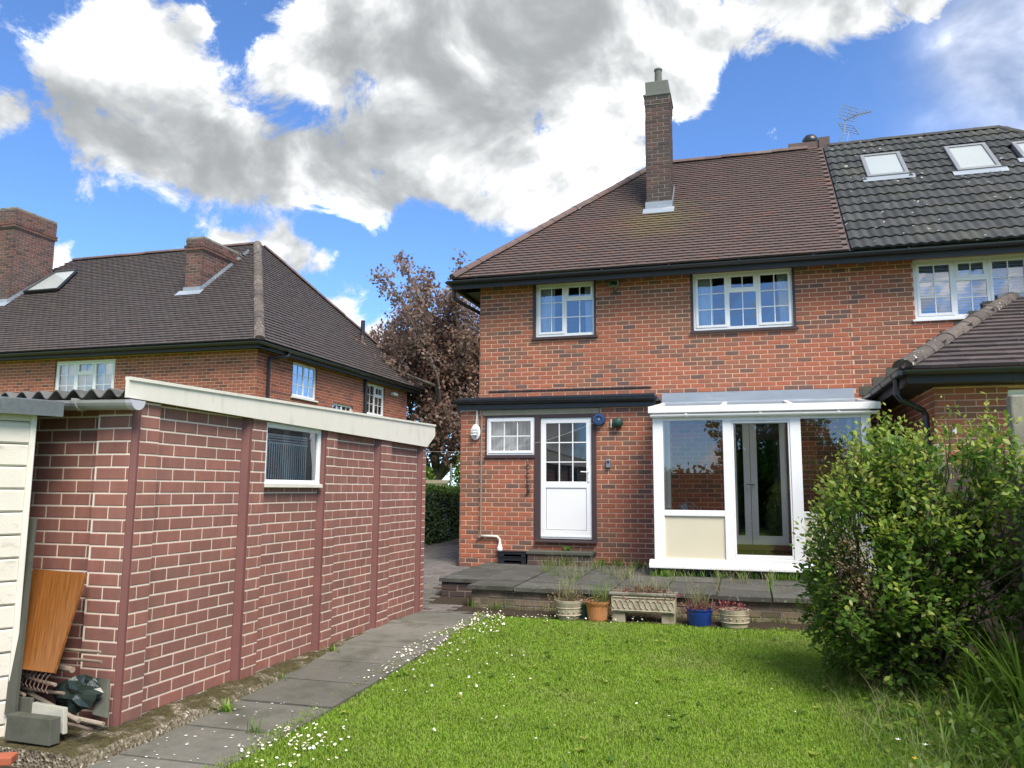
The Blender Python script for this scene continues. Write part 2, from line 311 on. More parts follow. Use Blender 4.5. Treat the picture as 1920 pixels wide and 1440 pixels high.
def aggregate():
    mt, nt = _mat('rough_aggregate_concrete'); b = NB(nt)
    vor = b.n('ShaderNodeTexVoronoi'); b.L.new(b.pos(), vor.inputs['Vector']); vor.inputs['Scale'].default_value = 55
    sep = b.n('ShaderNodeSeparateColor'); b.L.new(vor.outputs['Color'], sep.inputs[0])
    c = b.ramp(sep.outputs[0], [(0, (.09, .075, .055)), (.5, (.19, .16, .115)), (.85, (.27, .23, .17)), (1, (.5, .46, .38))])
    geo = b.n('ShaderNodeNewGeometry'); sx = b.n('ShaderNodeSeparateXYZ'); b.L.new(geo.outputs['Normal'], sx.inputs[0])
    moss = b.m('MULTIPLY', b.step(sx.outputs[2], .5, .8), b.step(b.noise(5, 6, .6), .36, .52))
    c = b.mix(moss, c, b.ramp(b.noise(30, 4), [(.3, (.045, .042, .018)), (.7, (.10, .085, .04))]))
    b.finish(c, .95, b.m('ADD', vor.outputs['Distance'], b.noise(40, 5)), 1.0, .012, .2); return mt
AGG = aggregate()
def lawnmat():
    mt, nt = _mat('lawn_soil'); b = NB(nt)
    f = b.noise(1.2, 6, .6); g = b.noise(40, 6, .65)
    c = b.ramp(g, [(.25, (.10, .16, .018)), (.5, (.16, .25, .028)), (.75, (.21, .30, .045))])
    c = b.mix(b.m('MULTIPLY', b.step(f, .5, .7), .5), c, (.14, .18, .05))
    b.finish(c, .95, g, .8, .02, .1); return mt
LAWN = lawnmat()

# ------------------------------------------------------------------ mesh helpers
WORLD = {}
class MB:
    def __init__(s): s.v = []; s.f = []; s.mi = []
    def add(s, V, F, mi=0, M=None):
        o = len(s.v)
        for p in V: s.v.append(tuple(M @ Vector(p)) if M is not None else tuple(p))
        for f in F: s.f.append(tuple(i+o for i in f)); s.mi.append(mi)
        return s
    def box(s, x0, x1, y0, y1, z0, z1, M=None, mi=0):
        V = [(x0,y0,z0),(x1,y0,z0),(x1,y1,z0),(x0,y1,z0),(x0,y0,z1),(x1,y0,z1),(x1,y1,z1),(x0,y1,z1)]
        return s.add(V, [(0,3,2,1),(4,5,6,7),(0,1,5,4),(1,2,6,5),(2,3,7,6),(3,0,4,7)], mi, M)
    def quad(s, a, b, c, d, M=None, mi=0): return s.add([a, b, c, d], [(0,1,2,3)], mi, M)
    def poly(s, pts, M=None, mi=0): return s.add(pts, [tuple(range(len(pts)))], mi, M)
    def prism(s, prof, x0, x1, M=None, mi=0):
        """profile of (y,z) points swept from x0 to x1"""
        n = len(prof); V = [(x0, y, z) for y, z in prof]+[(x1, y, z) for y, z in prof]
        F = [(i, (i+1) % n, n+(i+1) % n, n+i) for i in range(n)]+[tuple(range(n))[::-1], tuple(range(n, 2*n))]
        return s.add(V, F, mi, M)
    def tube(s, pts, r, n=8, M=None, mi=0, caps=True):
        pts = [Vector(p) for p in pts]; rs = r if isinstance(r, (list, tuple)) else [r]*len(pts); V = []; F = []
        ref = None
        for i, p in enumerate(pts):
            t = (pts[min(i+1, len(pts)-1)]-pts[max(i-1, 0)]).normalized()
            if ref is None: ref = Vector((0, 0, 1)) if abs(t.z) < .9 else Vector((1, 0, 0))
            a = t.cross(ref).normalized(); b = a.cross(t).normalized(); ref = b
            for k in range(n):
                w = 2*math.pi*k/n; V.append(p+(a*math.cos(w)+b*math.sin(w))*rs[i])
        for i in range(len(pts)-1):
            for k in range(n): F.append((i*n+k, i*n+(k+1) % n, (i+1)*n+(k+1) % n, (i+1)*n+k))
        if caps: F += [tuple(range(n))[::-1], tuple((len(pts)-1)*n+k for k in range(n))]
        return s.add(V, F, mi, M)
    def lathe(s, prof, n=24, M=None, mi=0, closed_top=False):
        V = []; F = []
        for r, z in prof:
            for k in range(n): w = 2*math.pi*k/n; V.append((r*math.cos(w), r*math.sin(w), z))
        for i in range(len(prof)-1):
            for k in range(n): F.append((i*n+k, i*n+(k+1) % n, (i+1)*n+(k+1) % n, (i+1)*n+k))
        F.append(tuple(range(n))[::-1]); F.append(tuple((len(prof)-1)*n+k for k in range(n)))
        return s.add(V, F, mi, M)
    def mesh(s, name, mats, smooth=False):
        me = bpy.data.meshes.new(name); me.from_pydata(s.v, [], s.f)
        for mt in (mats if isinstance(mats, (list, tuple)) else [mats]): me.materials.append(mt)
        if any(s.mi): me.polygons.foreach_set('material_index', s.mi)
        if smooth: me.polygons.foreach_set('use_smooth', [True]*len(s.f))
        me.update(); return me
    def build(s, name, mats, parent=None, smooth=False, bevel=0, **tags):
        o = link(name, s.mesh(name, mats, smooth), parent, **tags)
        if bevel:
            b = o.modifiers.new('bevel', 'BEVEL'); b.width = bevel; b.segments = 2; b.limit_method = 'ANGLE'
        return o
def link(name, data, parent=None, mat=None, label=None, cat=None, group=None, kind=None):
    o = bpy.data.objects.new(name, data); col.objects.link(o)
    w = mat if mat is not None else Matrix.Identity(4)
    if parent is not None:
        o.parent = parent; o.matrix_parent_inverse = WORLD[parent.name].inverted()
    o.matrix_basis = w; WORLD[o.name] = w
    if label: o['label'] = label
    if cat: o['category'] = cat
    if group: o['group'] = group
    if kind: o['kind'] = kind
    return o
def thing(name, label, cat, loc=(0, 0, 0), group=None):
    return link(name, None, None, Matrix.Translation(Vector(loc)), label, cat, group)
def frameM(origin, ang=0): return Matrix.Translation(Vector(origin)) @ Matrix.Rotation(ang, 4, 'Z')
FACE_S, FACE_E, FACE_W = 0.0, math.pi/2, -math.pi/2       # wall facing the camera, facing right, facing left
def fastmesh(name, V, F3, mats, mi=None, smooth=False):
    """numpy vertices and triangles"""
    me = bpy.data.meshes.new(name); n = len(F3)
    me.vertices.add(len(V)); me.vertices.foreach_set('co', np.asarray(V, np.float32).ravel())
    me.loops.add(n*3); me.loops.foreach_set('vertex_index', np.asarray(F3, np.int32).ravel())
    me.polygons.add(n); me.polygons.foreach_set('loop_start', np.arange(0, n*3, 3, dtype=np.int32))
    me.polygons.foreach_set('loop_total', np.full(n, 3, np.int32))
    for mt in (mats if isinstance(mats, (list, tuple)) else [mats]): me.materials.append(mt)
    if mi is not None: me.polygons.foreach_set('material_index', np.asarray(mi, np.int32))
    if smooth: me.polygons.foreach_set('use_smooth', np.ones(n, bool))
    me.update(calc_edges=True); return me

class Pieces:
    """alike pieces of one thing: those that show largest become objects, the rest one mesh of kind 'stuff' per parent"""
    def __init__(s, name, proto, mat, limit=300):
        s.name = name; s.V, s.F = proto; s.mat = mat; s.limit = limit; s.items = []
    def add(s, M, parent, size=.2): s.items.append((M, parent, size))
    def finish(s):
        me = bpy.data.meshes.new(s.name); me.from_pydata(s.V, [], s.F); me.materials.append(s.mat); me.update()
        def score(it):
            x, y, w = project(np.array(it[0].translation))
            return -1 if (w < .1 or x < -20 or x > 1940 or y < -20 or y > 1460) else it[2]/w
        it = sorted(s.items, key=score, reverse=True); rest = {}
        for k, (M, par, sz) in enumerate(it):
            if k < s.limit and score((M, par, sz)) > 0: link(s.name, me, par, M)
            else: rest.setdefault(par.name, (par, []))[1].append(M)
        V0 = np.array([(*v, 1) for v in s.V])
        for par, Ms in rest.values():
            if not Ms: continue
            V = np.concatenate([(V0 @ np.array(M).T)[:, :3] for M in Ms]); n = len(V0)
            F = [tuple(i+k*n for i in f) for k in range(len(Ms)) for f in s.F]
            me2 = bpy.data.meshes.new(s.name+'work'); me2.from_pydata(V.tolist(), [], F); me2.materials.append(s.mat); me2.update()
            link(s.name+'work', me2, par, kind='stuff')
def brick_proto(L=1.0, d=.03, H=1.0, cx=.018, cz=.06, cy=.004):
    V = [(0,d,0),(L,d,0),(L,d,H),(0,d,H),(0,cy,0),(L,cy,0),(L,cy,H),(0,cy,H),(cx,0,cz),(L-cx,0,cz),(L-cx,0,H-cz),(cx,0,H-cz)]
    F = [(0,1,5,4),(1,2,6,5),(2,3,7,6),(3,0,4,7),(4,5,9,8),(5,6,10,9),(6,7,11,10),(7,4,8,11),(8,9,10,11)]
    return V, F
def block_proto(c=.05):
    """unit block, top face bevelled, no underside"""
    V = [(0,0,0),(1,0,0),(1,1,0),(0,1,0),(0,0,1-c),(1,0,1-c),(1,1,1-c),(0,1,1-c),(c,c,1),(1-c,c,1),(1-c,1-c,1),(c,1-c,1)]
    F = [(0,1,5,4),(1,2,6,5),(2,3,7,6),(3,0,4,7),(4,5,9,8),(5,6,10,9),(6,7,11,10),(7,4,8,11),(8,9,10,11)]
    return V, F
def cut(rects, ops):
    """subtract opening rectangles (x0,x1,z0,z1) from rectangles"""
    for o in ops:
        nx = []
        for a in rects:
            x0, x1, z0, z1 = a
            if o[0] >= x1-1e-6 or o[1] <= x0+1e-6 or o[2] >= z1-1e-6 or o[3] <= z0+1e-6: nx.append(a); continue
            if o[0] > x0: nx.append((x0, o[0], z0, z1))
            if o[1] < x1: nx.append((o[1], x1, z0, z1))
            xa, xb = max(x0, o[0]), min(x1, o[1])
            if o[2] > z0: nx.append((xa, xb, z0, o[2]))
            if o[3] < z1: nx.append((xa, xb, o[3], z1))
        rects = nx
    return rects
def brick_wall(part_name, parent, pieces, M, width, z0, z1, ops=(), mortar=None, pu=.225, pv=.075, gap=.0135, back=.22, zref=None, jitter=.0018, xoff=0, clip=None, rev=True):
    """mortar sheet with reveals round the openings plus the list of bricks in stretcher bond"""
    mb = MB(); y = .006
    for x0, x1, a, b in cut([(0, width, z0, z1)], ops): mb.quad((x0,y,a),(x1,y,a),(x1,y,b),(x0,y,b), M)
    if rev:
        for x0, x1, a, b in ops:
            mb.quad((x0,y,a),(x0,y,b),(x0,back,b),(x0,back,a), M); mb.quad((x1,y,b),(x1,y,a),(x1,back,a),(x1,back,b), M)
            mb.quad((x0,y,b),(x1,y,b),(x1,back,b),(x0,back,b), M); mb.quad((x1,y,a),(x0,y,a),(x0,back,a),(x1,back,a), M)
    part = mb.build(part_name, mortar, parent)
    zr = z0 if zref is None else zref
    k0 = math.floor((z0-zr)/pv); k1 = math.ceil((z1-zr)/pv)
    for k in range(k0, k1):
        b0 = zr+k*pv+gap/2; b1 = b0+pv-gap; b0 = max(b0, z0); b1 = min(b1, z1)
        if b1-b0 < .012: continue
        u = -pu*(.5 if k % 2 else 0)+xoff
        while u > 0: u -= pu
        while u < width:
            x0 = max(u+gap/2, 0); x1 = min(u+pu-gap/2, width); u += pu
            if x1-x0 < .02: continue
            for r in cut([(x0, x1, b0, b1)], ops):
                if r[1]-r[0] < .02 or r[3]-r[2] < .012: continue
                if clip and not clip((r[0]+r[1])/2, (r[2]+r[3])/2): continue
                d = random.uniform(-jitter, jitter)
                pieces.add(M @ Matrix.Translation((r[0], d, r[2])) @ Matrix.Diagonal((r[1]-r[0], 1, r[3]-r[2], 1)), part, r[1]-r[0])
    return part
def tile_roof(part, pieces, P0, U, V, umax, vmax, inside, gauge, tw, jit=.004, lift=.0, stagger=True):
    """tiles in rows up a plane; P0 eave corner, U along the eave, V up the slope"""
    U = Vector(U).normalized(); V = Vector(V).normalized(); Nn = U.cross(V).normalized(); P0 = Vector(P0)
    rows = int(vmax/gauge)+1
    for r in range(rows):
        v = r*gauge; u = -tw*(.5 if (r % 2 and stagger) else 0)
        while u < umax:
            if inside(u+tw/2, v+gauge/2):
                p = P0+U*u+V*v+Nn*(lift+random.uniform(0, jit))
                t = random.uniform(-.012, .012)
                Mx = Matrix((( *(U+Nn*t), 0), (*V, 0), (*Nn, 0), (0, 0, 0, 1))).transposed()
                Mx.translation = p
                pieces.add(Mx, part, tw)
            u += tw
def plain_tile(tw, g, th=.014):
    """tile that lifts towards its lower edge, seen faces only"""
    w = tw-.003; lo = th+.017; L = g*1.15
    V = [(0,0,0),(w,0,0),(0,0,lo),(w,0,lo),(0,L,.006),(w,L,.006),(w/2,0,lo+.003),(w/2,L,.009)]
    return V, [(0,1,3,6,2),(2,6,7,4),(6,3,5,7),(0,2,4),(1,5,3)]
def pan_tile(tw, g):
    """interlocking tile with two rolls"""
    n = 12; V = []; F = []; L = g*1.08
    prof = []
    for i in range(n+1):
        u = i/n; prof.append((u*(tw-.002), .022*(1-math.cos(u*4*math.pi))/2))
    for x, z in prof: V.append((x, 0, z+.040)); V.append((x, L, z+.012)); V.append((x, 0, z*.6+.004))
    for i in range(n):
        a = 3*i; F.append((a, a+3, a+4, a+1)); F.append((a+2, a+5, a+3, a))
    return V, F
def half_round(L, r, n=7):
    V = []; F = []
    for i in range(n+1):
        w = math.pi*i/n
        V += [(0, r*math.cos(w), r*math.sin(w)*.8), (L*1.03, r*math.cos(w)*.93, r*math.sin(w)*.76)]
    for i in range(n): F.append((2*i, 2*i+1, 2*i+3, 2*i+2))
    F.append(tuple(2*i for i in range(n+1))[::-1]); F.append(tuple(2*i+1 for i in range(n+1)))
    return V, F
def run_tiles(pieces, part, A, B, L, jit=.006):
    A = Vector(A); B = Vector(B); d = B-A; n = max(1, round(d.length/L)); t = d.normalized()
    side = Vector((0, 0, 1)).cross(t).normalized(); upv = t.cross(side).normalized()
    for i in range(n):
        p = A+d*(i/n)+Vector((0, 0, random.uniform(-jit, jit)))
        Mx = Matrix(((*t, 0), (*side, 0), (*upv, 0), (0, 0, 0, 1))).transposed(); Mx.translation = p
        pieces.add(Mx @ Matrix.Diagonal((d.length/n/L, 1, 1, 1)), part, L)

# ------------------------------------------------------------------ windows
def window(parent, M, w, h, lights, name='window', frame=WHITE, fw=.05, depth=.04, sill=None, glass=GLASS, curtain=(), surround=None, bars=True, label=None):
    """lights: (x0,x1,z0,z1,nx,nz,opening) in fractions of the frame opening"""
    mb = MB(); y0, y1 = depth, depth+.06
    mb.box(0, w, y0, y1, 0, fw, M); mb.box(0, w, y0, y1, h-fw, h, M); mb.box(0, fw, y0, y1, fw, h-fw, M); mb.box(w-fw, w, y0, y1, fw, h-fw, M)
    xs = sorted({l[0] for l in lights if l[0] > 0})
    iw, ih = w-2*fw, h-2*fw; mw = fw*.9
    for l in lights:
        if l[0] > 0 and (l[2] == 0): mb.box(fw+iw*l[0]-mw/2, fw+iw*l[0]+mw/2, y0+.001, y1-.001, fw, h-fw, M)
        if l[2] > 0: mb.box(fw+iw*l[0]+(mw/2 if l[0] > 0 else 0), fw+iw*l[1]-(mw/2 if l[1] < 1 else 0), y0+.002, y1-.002, fw+ih*l[2]-mw/2, fw+ih*l[2]+mw/2, M)
    win = mb.build(name, frame, parent, bevel=.004)
    if label: win['label'] = label
    for l in lights:
        X0 = fw+iw*l[0]+(mw/2 if l[0] > 0 else 0); X1 = fw+iw*l[1]-(mw/2 if l[1] < 1 else 0)
        Z0 = fw+ih*l[2]+(mw/2 if l[2] > 0 else 0); Z1 = fw+ih*l[3]-(mw/2 if l[3] < 1 else 0)
        if l[6]:
            sw = .042; a = y0-.012; s = MB()
            s.box(X0-.008, X1+.008, a, y0+.03, Z0-.008, Z0+sw-.008, M); s.box(X0-.008, X1+.008, a, y0+.03, Z1-sw+.008, Z1+.008, M)
            s.box(X0-.008, X0+sw-.008, a, y0+.03, Z0+sw-.008, Z1-sw+.008, M); s.box(X1-sw+.008, X1+.008, a, y0+.03, Z0+sw-.008, Z1-sw+.008, M)
            s.build('sash', frame, win, bevel=.004)
            X0 += sw-.008; X1 -= sw-.008; Z0 += sw-.008; Z1 -= sw-.008
        nx, nz = l[4], l[5]; bt = .016; g = MB(); yg = y0+.022
        for i in range(1, nx): x = X0+(X1-X0)*i/nx; g.box(x-bt/2, x+bt/2, yg-.012, yg-.002, Z0, Z1, M)
        for i in range(1, nz):
            z = Z0+(Z1-Z0)*i/nz
            for j in range(nx): g.box(X0+(X1-X0)*j/nx+(bt/2 if j else 0), X0+(X1-X0)*(j+1)/nx-(bt/2 if j < nx-1 else 0), yg-.012, yg-.002, z-bt/2, z+bt/2, M)
        if nx*nz > 1: g.build('glazing_bars', frame, win)
        for i in range(nx):
            for j in range(nz):
                xa, xb = X0+(X1-X0)*i/nx, X0+(X1-X0)*(i+1)/nx; za, zb = Z0+(Z1-Z0)*j/nz, Z0+(Z1-Z0)*(j+1)/nz
                t = [random.uniform(-.0012, .0012) for _ in range(4)]
                MB().quad((xa,yg+t[0],za),(xb,yg+t[1],za),(xb,yg+t[2],zb),(xa,yg+t[3],zb), M).build('pane', glass, win)
    for c0, c1, z0f, z1f, lean in curtain:
        c = MB(); n = 26
        for i in range(n):
            xa = w*(c0+(c1-c0)*i/n); xb = w*(c0+(c1-c0)*(i+1)/n)
            da, db = .16+.018*math.sin(i*1.9), .16+.018*math.sin((i+1)*1.9)
            za = h*z0f
            c.quad((xa+lean*w*(1-i/n), da, za), (xb+lean*w*(1-(i+1)/n), db, za), (xb, db, h*z1f), (xa, da, h*z1f), M)
        c.build('curtain', CURTAIN, win)
    if sill:
        MB().prism([(-.045, -.062), (y0+.02, -.062), (y0+.02, -.004), (-.045, -.025)], -.06, w+.05, M).build('sill', sill, win, bevel=.004)
    return win
L2 = [(0, .5, 0, 1, 2, 3, True), (.5, 1, 0, .70, 2, 2, False), (.5, 1, .70, 1, 2, 1, True)]
L3 = [(0, .345, 0, 1, 2, 3, True), (.345, .655, 0, .68, 2, 2, False), (.345, .655, .68, 1, 2, 1, True), (.655, 1, 0, 1, 2, 3, True)]

def gutter(parent, A, B, r=.055, mat=BLACK, name='gutter', brackets=0, caps=True):
    """half-round gutter from A to B with its joints"""
    A = Vector(A); B = Vector(B); d = (B-A); L = d.length; t = d.normalized(); s = Vector((0, 0, 1)).cross(t).normalized()
    Mx = Matrix(((*t, 0), (*s, 0), (0, 0, 1, 0), (0, 0, 0, 1))).transposed(); Mx.translation = A
    mb = MB(); n = 10; o = [(r*math.cos(math.pi+math.pi*i/n), r*math.sin(math.pi+math.pi*i/n)) for i in range(n+1)]
    i_ = [(.88*y, .88*z) for y, z in o][::-1]
    mb.prism(o+i_, 0, L, Mx)
    if caps:
        for x in (0, L): mb.prism(o, x-.004, x+.004, Mx)
    g = mb.build(name, mat, parent)
    for k in range(brackets):
        x = L*(k+.5)/brackets
        MB().prism([(1.12*y, 1.12*z) for y, z in o]+[(-.9*r if False else r*1.12, .012), (-r*1.12, .012)], x-.016, x+.016, Mx).build('gutter_bracket', mat, g)
    return g

# ------------------------------------------------------------------ ground
def gh(x, y):
    def ss(a, b, t): t = min(max((t-a)/(b-a), 0), 1); return t*t*(3-2*t)
    return -.10+.10*ss(4.6, 8.6, y)+.27*ss(9.2, 13.2, y)+.06*ss(13, 18, y)
def build_ground():
    xs = sorted(set([-120, -80, -50, -30, -20, -14]+[round(-11+.5*i, 2) for i in range(36)]+[10, 14, 20, 30, 50, 80, 120]))
    ys = sorted(set([-60, -30, -12, -6, -3]+[round(-1+.35*i, 2) for i in range(64)]+[24, 28, 34, 45, 60, 90, 140, 200]))
    V = [(x, y, gh(x, y)-.012) for y in ys for x in xs]; n = len(xs)
    F = [(j*n+i, j*n+i+1, (j+1)*n+i+1, (j+1)*n+i) for j in range(len(ys)-1) for i in range(n-1)]
    MB().add(V, F).build('ground', LAWN, smooth=True, kind='structure')
build_ground()

def path_edge(y):        # where the lawn meets the path
    return -3.02-.10*(y-4.2)/5+.03*math.sin(y*3.1)+.02*math.sin(y*7.7)
def build_path():
    p = MB()
    ys = [1.5+.4*i for i in range(21)]
    for a, b in zip(ys, ys[1:]):
        p.quad((-4.6, a, gh(0, a)-.006), (-3.0, a, gh(0, a)-.006), (-3.0, b, gh(0, b)-.006), (-4.6, b, gh(0, b)-.006))
    path = p.build('path', SOIL, kind='structure')
    P = Pieces('slab', block_proto(.03), SLAB)
    y = 1.6
    while y < 9.4:
        L = random.choice([.62, .9, .76, .6]); x0 = -3.86 if y < 7.4 else -3.92
        z = gh(0, y+L/2); tilt = (gh(0, y+L)-gh(0, y))/L
        Mx = Matrix.Translation((x0, y, z-.035+random.uniform(-.003, .003))) @ Matrix.Rotation(math.atan(tilt)+random.uniform(-.008, .008), 4, 'X') @ Matrix.Rotation(random.uniform(-.01, .01), 4, 'Z') @ Matrix.Diagonal((.93, L-.016, .045, 1))
        P.add(Mx, path, .6); y += L
    P.finish()
build_path()

def build_drive():
    d = MB(); ys = [8.9+.4*i for i in range(40)]
    for a, b in zip(ys, ys[1:]):
        d.quad((-6.9, a, gh(0, a)+.004), (-3.3, a, gh(0, a)+.004), (-3.3, b, gh(0, b)+.004), (-6.9, b, gh(0, b)+.004))
    drive = d.build('driveway', SOIL, kind='structure')
    P = Pieces('paving_block', block_proto(.06), BLOCK)
    bl, bw = .2, .1; ang = R(0)
    y = 9.35; r = 0
    while y < 19.5:
        x = -6.9+(.1 if r % 2 else 0)
        while x < -3.35:
            xe = x+bl
            ok = (xe < -3.45 if y < 9.75 else xe < -3.95 if y < 10.7 else xe < -4.5 if y > 12.4 else xe < -4.15)
            if ok and not (y < 9.5 and x < -3.95):
                Mx = Matrix.Translation((x+.003, y+.003, gh(0, y)-.03+random.uniform(-.003, .003))) @ Matrix.Rotation(math.atan((gh(0, y+.1)-gh(0, y))/.1), 4, 'X') @ Matrix.Rotation(random.uniform(-.01, .01), 4, 'Z') @ Matrix.Diagonal((bl-.007, bw-.007, .05, 1))
                P.add(Mx, drive, bl)
            x += bl
        y += bw; r += 1
    P.finish()
build_drive()

PZ = lambda y: .300+.016*(y-9.75)
def build_patio():
    b = MB()
    b.box(-3.36, .98, 9.83, 12.5, -.12, .255); b.box(-3.97, -3.36, 10.38, 12.5, -.12, .255)
    pat = b.build('patio', MORTAR_GREY, kind='structure')
    S = Pieces('slab', block_proto(.04), PSLAB)
    cols = [(-4.03, 10.32, 5)]+[(-3.42+.61*i, 9.74, 5) for i in range(7)]
    for x, ys, n in cols:
        y = ys+random.uniform(-.006, .006); w = .60
        for k in range(n):
            L = (12.5-ys)/n
            Mx = Matrix.Translation((x+.004, y+.004, PZ(y)-.048+random.uniform(-.004, .004))) @ Matrix.Rotation(.016+random.uniform(-.006, .006), 4, 'X') @ Matrix.Rotation(random.uniform(-.008, .008), 4, 'Y') @ Matrix.Diagonal((w-.008, L-.010, .05, 1))
            S.add(Mx, pat, w); y += L
    S.finish()
    B = Pieces('brick', brick_proto(), BRICK_OLD)
    brick_wall('patio_front_wall', pat, B, frameM((-3.38, 9.80, 0)), 4.36, -.02, .252, mortar=MORTAR_GREY, pv=.082, zref=-.02, jitter=.004, rev=False)
    brick_wall('patio_side_wall', pat, B, frameM((-3.38, 10.35, 0), FACE_W), .55, -.02, .252, mortar=MORTAR_GREY, pv=.082, zref=-.02, jitter=.004, rev=False)
    B2 = Pieces('brick', brick_proto(), BRICK_DARK)
    brick_wall('patio_return_wall', pat, B2, frameM((-4.0, 10.35, 0)), .62, -.02, .252, mortar=MORTAR_GREY, pv=.082, zref=-.02, jitter=.004, rev=False)
    brick_wall('patio_end_wall', pat, B2, frameM((-4.0, 12.5, 0), FACE_W), 2.15, -.02, .252, mortar=MORTAR_GREY, pv=.082, zref=-.02, jitter=.004, rev=False)
    B.finish(); B2.finish()
build_patio()
MB().add([(x, y, gh(x, y)+.006+.012*math.sin(x*17+y*31)*math.sin(x*5)) for y in (9.36, 9.5, 9.65, 9.84) for x in [-3.5+.12*i for i in range(40)]], [(j*40+i, j*40+i+1, (j+1)*40+i+1, (j+1)*40+i) for j in range(3) for i in range(39)]).build('flower_bed', SOIL, kind='structure', smooth=True)
def build_step():
    t = thing('door_step', 'mossy old brick step on the patio under the white back door', 'step', (-2.78, 12.37, .34))
    MB().box(-3.30, -2.31, 12.25, 12.545, .30, .545).build('core', MORTAR_GREY, t)
    B = Pieces('brick', brick_proto(), BRICK_DARK)
    brick_wall('riser', t, B, frameM((-3.31, 12.238, 0)), 1.01, .33, .50, mortar=MORTAR_GREY, pv=.085, zref=.33, jitter=.004, rev=False)
    B.finish()
    MB().box(-3.33, -2.28, 12.215, 12.55, .502, .552).build('tread_slab', SLATEGREY, t, bevel=.008)
build_step()

# ------------------------------------------------------------------ the house
YU, YE, XL, XP = 13.50, 12.56, -4.56, 1.66         # upper wall, extension wall, left corner, party line
EAVE_Y, EAVE_Z, RID_Y, RID_Z = 13.06, 5.21, 16.40, 8.32
def build_house():
    H = thing('house', 'red brick house with white back door and reddish tiled hipped roof with tall chimney', 'house', (-1.5, 13.5, .25))
    B = Pieces('brick', brick_proto(), BRICK)
    ops = [(-3.55-XL, -2.43-XL, 4.15, 5.14), (-.80-XL, .845-XL, 4.13, 5.14), (-.26-XL, .62-XL, .58, 2.68)]
    brick_wall('upper_wall', H, B, frameM((XL, YU, 0)), XP-XL, .3, 5.20, ops, MORTAR, zref=.26)
    eo = [(-4.125-XL, -3.255-XL, 2.03, 2.69), (-3.255-XL, -2.285-XL, .70, 2.69), (-4.20-XL, -2.22-XL, 2.69, 2.80)]
    brick_wall('extension_wall', H, B, frameM((XL, YE, 0)), 3.20, .20, 2.82, eo, MORTAR, zref=.24)
    brick_wall('side_wall', H, B, frameM((XL, 19.5, 0), FACE_W), 19.5-YE, .2, 2.82, (), MORTAR, zref=.24)
    brick_wall('upper_side_wall', H, B, frameM((XL, 19.5, 0), FACE_W), 19.5-YU, 2.82, 5.2, (), MORTAR, zref=.26)
    brick_wall('extension_return_wall', H, B, frameM((XL+3.20, YE, 0), FACE_E), YU-YE, .3, 2.82, (), MORTAR, zref=.24)
    B.finish()
    # inside: floors, back wall, ceilings
    i = MB(); i.box(XL+.24, XP-.05, 17.2, 17.25, .3, 5.1); i.box(XL+.24, XP-.05, YU+.24, 17.2, 2.72, 2.82); i.box(XL+.24, XP-.05, YU+.24, 17.2, 5.14, 5.17)
    i.box(XL+.24, XP-.05, YE+.24, 17.2, .28, .33); i.box(-.9, -.85, YU+.24, 17.2, .33, 5.14); i.box(XP-.06, XP-.02, YU+.24, 19, .3, 5.15); i.box(XL+.24, XL+3.1, YE+.02, YU, 2.76, 2.80)
    i.box(XL+.24, XL+3.1, YU-.10, YU-.06, .3, 2.78); i.build('inner_wall', DARKIN, H)
    # windows upstairs
    window(H, frameM((-3.52, YU, 4.175)), 1.07, .955, L2, sill=BROWNW, curtain=[(.03, .30, 0, 1, -.06), (.80, .97, 0, 1, .02)])
    window(H, frameM((-.78, YU, 4.155)), 1.605, .975, L3, sill=BROWNW, curtain=[(.02, .20, 0, 1, -.02), (.84, .98, 0, 1, .03)])
    tr = MB()
    for a, b, z0, z1 in ((-3.55, -3.52, 4.15, 5.14), (-2.45, -2.43, 4.15, 5.14), (-.80, -.78, 4.13, 5.14), (.825, .845, 4.13, 5.14)): tr.box(a-.02, b+.0 if a < b else b, YU-.004, YU+.05, z0, z1)
    tr.build('window_trim', BROWNW, H)
    # kitchen window and door in one brown timber frame
    window(H, frameM((-4.10, YE, 2.055)), .815, .615, [(0, 1, 0, 1, 3, 2, True)], fw=.035, depth=.01, label='kitchen window with vertical blind')
    bl = MB()
    for k in range(11): bl.box(-4.04+.066*k, -4.04+.066*k+.011, YE+.20, YE+.212, 2.1, 2.63)
    bl.build('vertical_blind', CURTAIN, H)
    fr = MB(); y0, y1 = YE-.012, YE+.1
    fr.box(-4.125, -3.275, y0, y1, 2.67, 2.70); fr.box(-4.13, -3.275, y0-.02, y1, 2.0, 2.052); fr.box(-4.125, -4.10, y0, y1, 2.052, 2.67)
    fr.box(-3.285, -3.188, y0-.004, y1, .70, 2.70); fr.box(-2.352, -2.275, y0-.004, y1, .70, 2.70); fr.box(-3.188, -2.352, y0-.002, y1, 2.648, 2.70)
    fr.build('door_frame', BROWNW, H, bevel=.006)
    MB().prism([(-.07, 0), (.05, 0), (.05, .05), (-.07, .032)], -3.27, -2.27, frameM((0, YE, .665))).build('door_sill', BROWNW, H, bevel=.006)
    DM = frameM((-3.185, YE+.012, .725)); dw, dh = .83, 1.92
    d = MB(); d.box(0, dw, 0, .05, 0, .135, DM); d.box(0, dw, 0, .05, dh-.085, dh, DM); d.box(0, .085, 0, .05, .135, dh-.085, DM); d.box(dw-.085, dw, 0, .05, .135, dh-.085, DM); d.box(.085, dw-.085, 0, .05, .80, .90, DM)
    door = d.build('door', WHITE, H, bevel=.004, label='white half-glazed back door')
    MB().box(.092, dw-.092, .012, .04, .142, .793, DM).build('panel', WHITE, door, bevel=.006)
    MB().box(.01, dw-.01, -.012, 0.0, .03, .05, DM).build('weather_bar', WHITE, door)
    g = MB()
